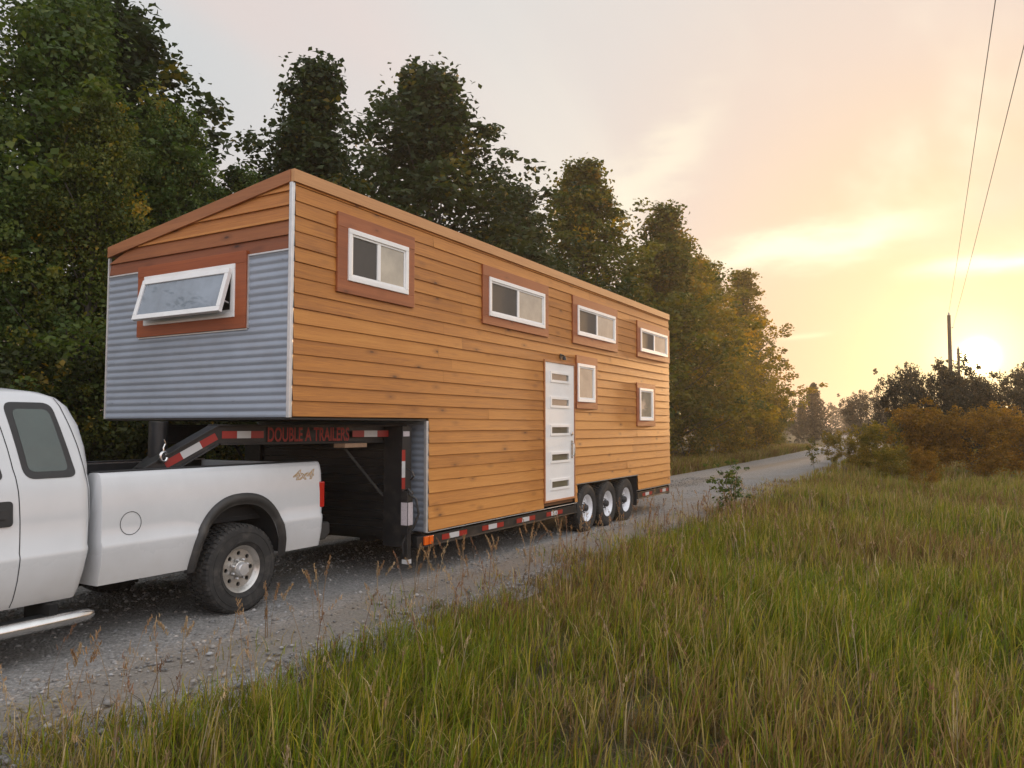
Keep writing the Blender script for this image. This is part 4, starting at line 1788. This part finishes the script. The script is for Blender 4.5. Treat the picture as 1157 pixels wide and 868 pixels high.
def grow_tree(H, Rad, base=.15, limbs=30, per=46, size=.12, clump=.42, shape='ovate', lean=0.0, yellow_low=0.0, trunk_r=None, stems=1, air=0.0, nodes=6):
    """returns (trunk mesh, crown mesh), root at the origin"""
    tr = MB()
    cs, rs, yl = [], [], []
    trunk_r = trunk_r or H * .013
    for st in range(stems):
        a0 = rng.random() * 6.28
        spread = 0 if stems == 1 else Rad * (.20 if H > 5 else .45)
        top = np.array([spread * math.cos(a0) + lean, spread * math.sin(a0), H * (1 if st == 0 else .75 + .2 * rng.random())])
        Hs = top[2]
        ph = rng.random(2) * 6
        path = []
        for k in range(9):
            t_ = k / 8
            path.append((top[0] * t_ ** 1.3 + .12 * math.sin(ph[0] + 5 * t_) * t_, top[1] * t_ ** 1.3 + .12 * math.sin(ph[1] + 4 * t_) * t_, Hs * .96 * t_))
        tr.tube(path, [trunk_r * (1 - .88 * k / 8) * (1.35 if k == 0 else 1) / (stems ** .5) for k in range(9)], 7, False)
        P = np.array(path)
        nl = limbs // stems
        for i in range(nl):
            t_ = base + (.98 - base) * (i + rng.random()) / nl
            z = t_ * 8
            k = min(int(z), 7)
            p0 = P[k] + (P[k + 1] - P[k]) * (z - k)
            tt = (t_ - base) / (1 - base)
            if shape == 'ovate':
                prof = min(1.0, .72 + 1.6 * tt) * (1 - tt) ** .95 + .045
            elif shape == 'column':
                prof = .75 * (1 - tt ** 3) + .1
            elif shape == 'round':
                prof = math.sqrt(max(.04, 1 - (tt * 1.8 - .85) ** 2))
            else:
                prof = (1 - tt) ** .8
            L = Rad * prof * (.70 + .5 * rng.random()) + .15
            a = i * 2.4 + rng.random() * 1.0
            elev = R(18 + 45 * tt + 18 * rng.random())
            d = np.array([math.cos(a) * math.cos(elev), math.sin(a) * math.cos(elev), math.sin(elev)])
            end = p0 + d * L * .72
            mid = p0 + d * L * .38 + np.array([0, 0, -.05 * L])
            tr.tube([p0, mid, end], [trunk_r * .34 * (1 - .7 * t_), trunk_r * .22 * (1 - .7 * t_), .008], 5, False)
            for j in range(nodes):
                u = .26 + .80 * (j + rng.random()) / nodes
                side = np.clip(rng.normal(size=3), -.95, .95) * np.array([.30, .30, .22]) * (.35 + L * .32)
                c_ = p0 + d * L * u + side
                if rng.random() < air:
                    continue
                cs.append(c_)
                rs.append(clump * (.55 + .75 * rng.random()) * (.62 if u > .85 else 1))
                yl.append(yellow_low * max(0, .5 - c_[2] / H) * 2 * rng.random() + (.30 if rng.random() < .10 else 0))
        for j in range(4):
            cs.append(P[-1] + np.array([rng.normal() * .15, rng.normal() * .15, .1 - j * .22]))
            rs.append(clump * .55)
            yl.append(0)
    v, q, tint = leaves_at(np.array(cs), np.array(rs), per, size, np.array(yl))
    k = H / np.percentile(v[:, 2], 99.8)          # the leaves reach the asked height
    v = v * k
    tr.v = [(a_ * k, b_ * k, c_ * k) for a_, b_, c_ in tr.v]
    crown = np_mesh('crown', v, q, None, {'tint': tint}, [LM['green']])
    tm = bpy.data.meshes.new('trunk')
    tm.from_pydata(tr.v, [], tr.f)
    for p in tm.polygons:
        p.use_smooth = True
    tm.materials.append(bark)
    return tm, crown


T = {
    'ash_a': grow_tree(10, 3.9, .07, 84, 44, .115, .44, nodes=8),
    'ash_b': grow_tree(10, 3.7, .07, 84, 44, .115, .44, lean=.2, stems=2, nodes=8),
    'ash_c': grow_tree(10, 4.3, .05, 90, 44, .120, .47, 'ovate', nodes=8),
    'near_a': grow_tree(7, 2.7, .05, 80, 82, .060, .34, nodes=8, air=.12),
    'near_b': grow_tree(7, 2.5, .05, 76, 82, .060, .33, stems=2, nodes=8, air=.12),
    'poplar': grow_tree(10, 2.9, .04, 60, 48, .110, .44, 'column', air=.08, nodes=7),
    'airy': grow_tree(10, 3.4, .06, 64, 40, .115, .40, 'ovate', air=.16, nodes=7),
    'bush_a': grow_tree(3, 1.9, .03, 34, 46, .105, .40, 'round', yellow_low=.3, stems=3, nodes=7, trunk_r=.03),
    'bush_b': grow_tree(3, 2.2, .02, 38, 46, .105, .42, 'round', yellow_low=.4, stems=4, nodes=7, trunk_r=.03),
    'bush_c': grow_tree(3, 1.7, .03, 32, 40, .100, .36, 'round', stems=4, air=.10, nodes=7, trunk_r=.025),
    'sapling': grow_tree(1.1, .42, .16, 20, 14, .07, .13, 'round', stems=3, air=.2, nodes=3, trunk_r=.010),
}


def plant(name, label, cat, kind, m, x, y, h, wid=1.0, rot=None, group=None, z=0.0, base_h=10):
    tm, cm = T[kind]
    bh = {'near_a': 7, 'near_b': 7, 'bush_a': 3, 'bush_b': 3, 'bush_c': 3, 'sapling': 1.1}.get(kind, 10)
    root = thing(name, label, cat, (x, y, z), group)
    s = h / bh
    root.scale = (s * wid, s * wid, s)
    root.rotation_euler = (0, 0, rng.random() * 6.28 if rot is None else rot)
    for nm, me in (('trunk', tm), ('crown', cm)):
        o = bpy.data.objects.new(nm, me)
        COL.objects.link(o)
        o.parent = root
        if nm == 'crown':
            o.material_slots[0].link = 'OBJECT'
            o.material_slots[0].material = LM[m]
    return root


GL = 'trees along the left side of the lane'
trees = [
    # label, kind, leaf, x, y, height, width
    ('tall dark tree cut off by the top left corner', 'near_a', 'green', -14.0, 4.4, 11.8, 1.25),
    ('tall green tree at the left edge behind the truck cab', 'near_b', 'green', -13.2, 6.9, 9.6, 1.2),
    ('dark broad tree standing tall left of the house front', 'ash_b', 'dark', -13.6, 10.1, 9.9, 1.45),
    ('dark twin topped tree rising above the sloped house roof', 'ash_b', 'dark', -12.9, 11.9, 9.6, 1.28),
    ('tallest peaked tree behind the middle of the house roof', 'ash_a', 'dark', -12.6, 17.6, 11.8, 1.5),
    ('dark tree stepping down right of the tallest peaked tree', 'ash_c', 'dark', -12.7, 22.2, 9.7, 1.3),
    ('narrow dark tree with a pointed top above the far windows', 'ash_a', 'turning', -12.6, 27.3, 12, 1.35),
    ('browning tree just right of the narrow pointed tree', 'ash_b', 'turning', -12.2, 32.4, 11.5, 1.4),
    ('golden brown tree above the rear corner of the house', 'ash_c', 'golden', -11.9, 36.5, 11, 1.4),
    ('thin airy tree at the right end of the row', 'airy', 'golden', -11.4, 48.8, 11.4, 1.35),
    ('low spreading tree ending the row beside the bend', 'ash_b', 'turning', -12.0, 54, 9.3, 1.25),
    ('pale green young tree in front of the dark trees at far left', 'near_b', 'green', -11.3, 4.9, 7.0, 1.0),
    ('yellow green young tree leaning over the truck cab', 'near_a', 'yellowing', -11.0, 6.7, 6.5, .95),
    ('light green young tree left of the sloped house roof', 'near_a', 'green', -11.4, 8.5, 7.1, .9),
    ('green young tree hidden mostly by the house front corner', 'near_b', 'green', -11.6, 10.6, 6.6, .95),
    ('golden tree filling the gap behind the golden brown tree', 'ash_a', 'golden', -12.2, 43, 11, 1.35),
    ('dark tree partly hidden between the two tallest trees', 'ash_c', 'dark', -13.6, 24.5, 8.6, 1.3),
    ('dark tree showing low behind the middle of the roof', 'ash_b', 'dark', -13.2, 15, 9, 1.28),
]
for lab, kd, lf, x, y, h, wd in trees:
    plant('deciduous_tree', lab, 'tree', kd, lf, x, y, h, wd, group=GL)

GB = 'bushes at the foot of the left trees'
bushes = [
    ('dark bush with yellow leaves just above the truck cab roof', 'bush_a', 'hedge', -10.2, 4.6, 2.7, 1.1),
    ('dark bush with yellow leaves left of the metal clad front', 'bush_b', 'hedge', -10.6, 6.3, 3.0, 1.0),
    ('dark bush under the metal clad front behind the truck bed', 'bush_a', 'hedge', -10.2, 7.9, 2.4, 1.1),
    ('dark bush seen through the gap under the gooseneck beam', 'bush_b', 'hedge', -10.3, 9.8, 2.6, 1.1),
    ('tall dark bush behind the house left of the roof slope', 'bush_b', 'dark', -11.4, 8.8, 4.0, .9),
    ('yellow green bush beside the rear corner of the house', 'bush_b', 'turning', -10.6, 28.5, 4.4, 1.0),
    ('second yellow green bush out from the house rear corner', 'bush_a', 'turning', -10.2, 33.0, 4.2, 1.0),
    ('broad golden bush below the golden brown tree', 'bush_b', 'golden', -10.3, 38.5, 4.3, 1.0),
    ('golden bush below the thin airy tree', 'bush_a', 'golden', -9.9, 44.5, 4.2, 1.0),
    ('low golden bush at the end of the row by the lane bend', 'bush_b', 'turning', -10.6, 51.5, 4.0, .9),
    ('last low bush where the lane disappears', 'bush_a', 'turning', -11.8, 60.0, 3.6, 0.8),
]
for lab, kd, lf, x, y, h, wd in bushes:
    plant('leafy_bush', lab, 'bush', kd, lf, x, y, h, wd, group=GB)

GR = 'bushes in the meadow in front of the sunset'
rb_ = [
    ('tall dark bush left of the utility pole against the sunset', 'bush_b', 'far', -2.0, 43.0, 4.8, .62),
    ('tall rounded bush around the foot of the utility pole', 'bush_a', 'far', -.7, 41.0, 4.9, .80),
    ('lower bush directly under the setting sun', 'bush_b', 'far', .75, 40.0, 3.9, .85),
    ('tall bush at the right edge beside the setting sun', 'bush_a', 'far', 2.5, 37.0, 4.3, .85),
    ('dense dark bush just left of the setting sun', 'bush_b', 'far', .15, 43.0, 4.4, .7),
    ('dark bush behind the right edge bush', 'bush_b', 'far', 3.1, 41.0, 4.6, .8),
    ('yellow orange bush in front of the tall dark bush', 'bush_c', 'golden', -2.5, 31.0, 1.9, 1.2),
    ('orange bush in front of the utility pole', 'bush_a', 'orange', -.8, 29.0, 2.5, 1.1),
    ('orange brown bush below the setting sun', 'bush_b', 'orange', .5, 28.0, 2.4, 1.1),
    ('brown bush at the right edge of the meadow', 'bush_c', 'orange', 1.8, 26.0, 2.2, 1.3),
    ('low yellow bush at the left end of the meadow bushes', 'bush_b', 'golden', -3.5, 33.5, 1.4, 1.0),
    ('tiny yellow bush nearest to the lane edge', 'bush_c', 'golden', -4.7, 37.0, 1.5, .9),
    ('low orange bush between the lone bush and the taller orange ones', 'bush_c', 'golden', -1.7, 26.0, 1.1, 1.2),
    ('small brown bush standing alone in the grass', 'bush_c', 'orange', -.75, 21.5, 1.15, .8),
]
for lab, kd, lf, x, y, h, wd in rb_:
    plant('meadow_bush', lab, 'bush', kd, lf, x, y, h, wd, group=GR)
plant('sapling', 'small leafy sapling at the lane edge behind the trailer wheels', 'sapling', 'sapling', 'green', -3.75, 15.0, 1.02, 1.3)
plant('sapling', 'thin sapling far along the right edge of the lane', 'sapling', 'sapling', 'turning', -5.0, 33.0, 1.25, .7)

GF = 'distant trees at the end of the lane'
for lab, kd, x, y, h, wd in [
    ('distant dark tree right of the conifer', 'bush_b', -7.4, 76.0, 4.9, .75),
    ('distant rounded tree left of the tall meadow bushes', 'bush_a', -4.2, 62.0, 4.2, .8),
    ('distant tree just left of the conifer', 'ash_b', -15.5, 92.0, 4.6, 1.2),
    ('faint distant tree between the conifer and the dark tree', 'ash_c', -13.0, 120.0, 4.6, 1.3),
]:
    plant('distant_tree', lab, 'tree', kd, 'far', x, y, h, wd, group=GF)


def conifer():
    H = 6.2
    root = thing('conifer', 'distant dark conifer with a pointed top at the end of the lane', 'conifer', (-12.6, 84, 0))
    tr = MB()
    tr.tube([(0, 0, 0), (0, 0, H * .5), (0, 0, H)], [.12, .08, .01], 7)
    cs, rs = [], []
    for i in range(190):
        t_ = .06 + .92 * (i / 190)
        a = i * 2.4
        L = 2.7 * (1 - t_) ** .9 * (.75 + .4 * rng.random()) + .06
        for j in range(4):
            u = (j + .6) / 4
            cs.append((math.cos(a) * L * u, math.sin(a) * L * u, H * t_ - .15 * L * u))
            rs.append(.14 + .08 * (1 - t_))
    v, q, tint = leaves_at(np.array(cs), np.array(rs), 14, .16)
    o = bpy.data.objects.new('crown', np_mesh('crown', v, q, None, {'tint': tint}, [LM['far']]))
    COL.objects.link(o)
    o.parent = root
    local(tr, 'trunk', bark, root)


conifer()


def far_wood():
    """the wood on the horizon that reads as one mass"""
    cs, rs = [], []
    for i in range(1500):
        az_ = R(-75 + 100 * rng.random())
        d = 150 + 60 * rng.random()
        x, y = d * math.sin(az_), d * math.cos(az_)
        top = 3.2 + 1.4 * math.sin(az_ * 37) + 1.0 * math.sin(az_ * 91 + 1)
        cs.append((x, y, max(.4, top * rng.random())))
        rs.append(1.2 + rng.random())
    v, q, tint = leaves_at(np.array(cs), np.array(rs), 34, .55)
    o = bpy.data.objects.new('distant_wood', np_mesh('distant_wood', v, q, None, {'tint': tint}, [LM['far']]))
    COL.objects.link(o)
    tag(o, 'low faint line of woodland along the horizon', 'woodland', kind='stuff')


far_wood()


# ------------------------------------------------------------------ grass
def grass_mat(name):
    m = bpy.data.materials.new(name)
    m.use_nodes = True
    t, b = nt(m)
    at = t.n.new('ShaderNodeAttribute')
    at.attribute_name = 'tint'
    t.l.new(at.outputs['Color'], b.inputs['Base Color'])
    b.inputs['Roughness'].default_value = .6
    b.inputs['Specular IOR Level'].default_value = .25
    tr = t.n.new('ShaderNodeBsdfTranslucent')
    t.l.new(at.outputs['Color'], tr.inputs['Color'])
    mx = t.n.new('ShaderNodeMixShader')
    mx.inputs[0].default_value = .35
    t.l.new(b.outputs[0], mx.inputs[1])
    t.l.new(tr.outputs[0], mx.inputs[2])
    out = [n for n in t.n if n.type == 'OUTPUT_MATERIAL'][0]
    t.l.new(mx.outputs[0], out.inputs[0])
    return m


GM = grass_mat('grass_blades')


def blades(x, y, h, wd, lean, az_, col, tipcol, z=None, droop=.5):
    """three-segment blades"""
    n = len(x)
    z0 = (ground_z(x, y) if z is None else z)
    dx_, dy_ = np.cos(az_), np.sin(az_)
    px, py = -dy_, dx_
    ts = np.array([0, .38, .74, 1.0])
    V = []
    C = []
    for i, t_ in enumerate(ts):
        out = lean * h * (t_ ** 1.8)
        zz = z0 + h * t_ * (1 - droop * lean * t_ ** 2)
        cx_, cy_ = x + dx_ * out, y + dy_ * out
        ww = wd * (1.0, .95, .62, 0)[i]
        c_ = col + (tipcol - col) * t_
        if i < 3:
            V.append(np.stack([cx_ - px * ww / 2, cy_ - py * ww / 2, zz], -1))
            V.append(np.stack([cx_ + px * ww / 2, cy_ + py * ww / 2, zz], -1))
            C += [c_, c_]
        else:
            V.append(np.stack([cx_, cy_, zz], -1))
            C.append(c_)
    V = np.stack(V, 1)
    C = np.stack(C, 1)
    b = (np.arange(n) * 7)[:, None]
    q = np.concatenate([b + np.array([[0, 1, 3, 2]]), b + np.array([[2, 3, 5, 4]])])
    t3 = b + np.array([[4, 5, 6]])
    return V.reshape(-1, 3), q, t3, C.reshape(-1, 3)


def join(parts):
    V, Q, T3, C = [], [], [], []
    o = 0
    for v, q, t3, c_ in parts:
        V.append(v)
        Q.append(q + o)
        T3.append(t3 + o)
        C.append(c_)
        o += len(v)
    return np.concatenate(V), np.concatenate(Q), np.concatenate(T3), np.concatenate(C)


PAL = np.array([(.120, .168, .010), (.200, .218, .012), (.265, .228, .022), (.330, .250, .080), (.220, .130, .048), (.42, .33, .18)])


def edge_x(y):
    return ROAD_R - .12 - .35 * np.clip((3.6 - y) / 1.5, 0, 1) - np.clip((y - 17) * .055, 0, 1.3) + road_x(y) + .22 * wob(y * 1.3, y * .4) + .12 * np.sin(y * 4.1)


def noise2(x, y, s, seed=0.0):
    return (np.sin(x * s + seed) * np.sin(y * s * 1.13 + seed * 2) + np.sin((x * .8 + y * .6) * s * 1.9 + seed * 3) * .6 + np.sin((x * .5 - y * .9) * s * 3.1 + seed) * .4) / 2.0


def grass_cols(x, y, n, dryness=0.0):
    f = noise2(x, y, .9, 1.7) * .5 + noise2(x, y, 3.1, .4) * .35
    r = rng.random(n)
    k = np.zeros(n, int)
    s = f * .8 + (r - .5) * 1.8 + dryness + .35 * np.clip((y - 7) / 18, 0, 1)
    k[s > -.25] = 1
    k[s > .10] = 2
    k[s > .40] = 3
    red = (noise2(x, y, .7, 4.2) + (rng.random(n) - .5) * 1.3) > .55 - .35 * np.clip((y - 7) / 18, 0, 1)
    k[red & (rng.random(n) < .7)] = 4
    k[rng.random(n) < .035 + .1 * max(dryness, 0)] = 5
    c_ = PAL[k] * (.75 + .5 * rng.random((n, 1)))
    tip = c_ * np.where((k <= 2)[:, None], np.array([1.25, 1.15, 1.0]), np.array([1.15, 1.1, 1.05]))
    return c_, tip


def meadow():
    parts = []
    # bands: (y range, x right limit, clumps per m2, blades per clump, blade width, height)
    for (ya, yb, xr_, dens, per, wd, hh) in ((.4, 6, 3.6, 150, 13, .0075, .36), (6, 12, 3.8, 100, 12, .0095, .37), (12, 24, 5.2, 52, 10, .013, .38), (24, 48, 7.5, 16, 8, .020, .38), (48, 95, 12.0, 5, 7, .040, .45)):
        area = (yb - ya) * (xr_ + 4.6)
        nc = int(area * dens)
        cx_ = -4.6 + (xr_ + 4.6) * rng.random(nc)
        cy_ = ya + (yb - ya) * rng.random(nc)
        e = cx_ - edge_x(cy_)
        keep = rng.random(nc) < np.clip(.10 + e * 1.3, 0, 1)
        keep &= e > -.25
        dens_n = noise2(cx_, cy_, 2.3, 2.2)
        keep &= rng.random(nc) < .80 + .45 * dens_n
        cx_, cy_, e = cx_[keep], cy_[keep], e[keep]
        nc = len(cx_)
        n = nc * per
        ch = hh * (.72 + .35 * noise2(cx_, cy_, 1.1, 3.0) + .45 * rng.random(nc)) * np.clip(.40 + e * .55, .32, 1)
        x = np.repeat(cx_, per) + rng.normal(size=n) * .035
        y = np.repeat(cy_, per) + rng.normal(size=n) * .035
        h = np.maximum(np.repeat(ch, per) * (.55 + .6 * rng.random(n)), .06)
        az_ = rng.random(n) * 6.28
        # a light common lean
        az_ = np.where(rng.random(n) < .45, 0.4 + rng.normal(size=n) * .7, az_)
        lean = .12 + .55 * rng.random(n) ** 1.6
        c_, tip = grass_cols(np.repeat(cx_, per), np.repeat(cy_, per), n, np.mean(e) * 0 - .02)
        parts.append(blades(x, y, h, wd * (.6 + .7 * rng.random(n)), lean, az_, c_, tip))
    # dead thatch low between the clumps
    n = 42000
    x = -4.3 + 9 * rng.random(n)
    y = .6 + 20 * rng.random(n) ** 1.4
    k = x > edge_x(y) + .02
    x, y = x[k], y[k]
    n = len(x)
    c_ = np.array([(.14, .095, .045)]) * (.45 + .9 * rng.random((n, 1)))
    parts.append(blades(x, y, .08 + .22 * rng.random(n), np.full(n, .0055), .6 + 1.3 * rng.random(n), rng.random(n) * 6.28, c_, c_ * 1.2))
    n = 5200
    y = .8 + 24 * rng.random(n) ** 1.2
    x = edge_x(y) + .25 - np.abs(rng.normal(size=n)) * .42
    clump_ = noise2(x, y, 3.3, 1.1) + (rng.random(n) - .5) * .8 > .05
    x, y = x[clump_], y[clump_]
    n = len(x)
    c_, tip = grass_cols(x, y, n, .25)
    parts.append(blades(x, y, .07 + .20 * rng.random(n) ** 1.5, .0045 + .0004 * y, .3 + .8 * rng.random(n), rng.random(n) * 6.28, c_, tip, z=np.full(n, -.02)))
    # verge on the far side of the lane, below the trees
    n = 60000
    y = 1 + 60 * rng.random(n)
    x = ROAD_L + road_x(y) - .05 - 2.8 * rng.random(n) ** 1.5
    c_, tip = grass_cols(x, y, n)
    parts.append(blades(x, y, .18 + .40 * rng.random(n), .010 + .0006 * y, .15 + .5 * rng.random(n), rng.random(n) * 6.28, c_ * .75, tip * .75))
    v, q, t3, c_ = join(parts)
    o = bpy.data.objects.new('meadow_grass', np_mesh('meadow_grass', v, q, t3, {'tint': c_}, [GM]))
    COL.objects.link(o)
    tag(o, 'long green and yellowing meadow grass beside the lane', 'grass', kind='stuff')
    print('grass blades', len(t3))


meadow()


def stalk_geo(x, y, h, seed_len, wd, lean, az_, col, head):
    """stem plus a feathery seed head; returns blade arrays"""
    parts = [blades(np.array([x]), np.array([y]), np.array([h * 1.02]), np.array([wd * 1.5]), np.array([lean]), np.array([az_]), col[None], col[None])]
    m = head
    t_ = 1 - seed_len * rng.random(m)
    out = lean * h * t_ ** 1.8
    z0 = float(ground_z(np.array([x]), np.array([y]))[0])
    zz = z0 + h * t_ * (1 - .5 * lean * t_ ** 2)
    spread = .006 + .012 * (1 - t_) / max(seed_len, .01)
    hx = x + math.cos(az_) * out + rng.normal(size=m) * spread * .5
    hy = y + math.sin(az_) * out + rng.normal(size=m) * spread * .5
    cc = col[None] * (.8 + .6 * rng.random((m, 1))) * np.array([[1.1, 1.0, .9]])
    parts.append(blades(hx, hy, .018 + .022 * rng.random(m), np.full(m, wd * 1.1 + .001), .2 + .5 * rng.random(m), rng.random(m) * 6.28, cc, cc * 1.15, zz - .01))
    return parts


def stalks():
    parts = []
    straw = np.array([(.27, .20, .12), (.22, .15, .085), (.30, .24, .15), (.17, .10, .06)])
    for i in range(420):
        y = 1.2 + 15 * rng.random() ** 1.3
        x = float(edge_x(np.array(y))) - .05 + abs(rng.normal()) * (1.0 if rng.random() < .55 else 3.0)
        dist = math.hypot(x, y)
        parts += stalk_geo(x, y, .42 + .38 * rng.random(), .28, .0016 + .00042 * dist, .08 + .3 * rng.random(), rng.random() * 6.28, straw[rng.integers(4)] * (.8 + .5 * rng.random()), int(18))
    v, q, t3, c_ = join(parts)
    o = bpy.data.objects.new('dry_grass', np_mesh('dry_grass', v, q, t3, {'tint': c_}, [GM]))
    COL.objects.link(o)
    tag(o, 'thin dry grass stems with seed heads scattered through the meadow', 'dry grass', kind='stuff')
    # the single stalks one can point to along the lane edge
    spots = [(-4.62, 2.83, .42, 'bent straw coloured weed in front of the running board'), (-4.75, 4.45, .52, 'tall dry stalk in front of the truck rear tyre'),
             (-4.80, 5.05, .62, 'tallest dry seed stalk right behind the truck rear tyre'), (-4.72, 5.75, .50, 'drooping oat like stalk below the truck bumper'),
             (-4.66, 6.20, .60, 'feathery dry stalk under the gooseneck upright'), (-4.62, 6.55, .55, 'dry seed stalk in front of the landing jack'),
             (-4.66, 7.10, .58, 'dry stalk in front of the amber marker light'), (-4.55, 7.60, .52, 'thin dry stalk before the first reflector strip behind the marker light'),
             (-4.50, 8.25, .62, 'thin crossed dry stalk below the long wooden wall'), (-4.45, 9.0, .60, 'tall thin dry stalk left of the white door'),
             (-4.42, 9.7, .55, 'thin dry stalk directly below the white door'), (-4.70, 3.62, .40, 'short dry stalk between the running board and the rear tyre')]
    for (x, y, h, lab) in spots:
        parts = []
        for k in range(4 if h > .5 else 3):
            parts += stalk_geo(x + rng.normal() * .03, y + rng.normal() * .05, h * (1 - .22 * k * rng.random()), .34, .0048, .10 + .22 * rng.random(), rng.random() * 6.28, straw[rng.integers(3)] * .95, 44)
        v, q, t3, c_ = join(parts)
        v = v - np.array([x, y, 0])
        o = bpy.data.objects.new('dry_stalk', np_mesh('dry_stalk', v, q, t3, {'tint': c_}, [GM]))
        o.location = (x, y, 0)
        COL.objects.link(o)
        tag(o, lab, 'dry stalk', 'dry stalks at the lane edge')


stalks()

# ------------------------------------------------------------------ poles and wires
pole_m = noisy(mat('weathered_pole', (.075, .055, .042), .85), 6, .3, .05, .3)
insul = mat('pale_insulator', (.45, .43, .40), .3)


def pole(x, y, h, lab):
    root = thing('utility_pole', lab, 'utility pole', (x, y, 0), 'utility poles')
    b = MB()
    b.tube([(0, 0, -.3), (0, 0, h * .5), (0, 0, h)], [.17, .14, .115], 12)
    local(b, 'shaft', pole_m, root, smooth=True)
    b = MB()
    b.tube([(0, 0, h), (0, 0, h + .10), (0, 0, h + .20)], [.05, .07, .04], 10)
    local(b, 'insulator', insul, root, smooth=True)
    b = MB()
    b.tube([(.14, 0, h - .9), (.22, 0, h - .88), (.24, 0, h - .8)], .035, 8)
    local(b, 'insulator', insul, root, smooth=True)


pole(-.25, 62.0, 9.45, 'taller utility pole rising from the bushes left of the sun')
pole(.35, 85.0, 9.1, 'shorter looking utility pole nearest to the setting sun')
wire_m = mat('power_line', (.03, .03, .03), .6)


def wire(a, b_, sag, r, lab):
    A, B = Vector(a), Vector(b_)
    m = MB()
    P = []
    for k in range(41):
        t_ = k / 40
        p = A.lerp(B, t_)
        p.z -= sag * 4 * t_ * (1 - t_)
        P.append(p)
    m.tube(P, r, 6)
    tag(m.build('power_line', wire_m, None), lab, 'power line', 'overhead power lines')


wire((-.25, 61.9, 9.62), (1.75, -25, 9.9), .55, .008, 'left one of the two thin power lines climbing to the top edge')
wire((-.01, 61.9, 8.66), (2.55, -25, 9.9), .45, .008, 'right one of the two thin power lines climbing to the top edge')
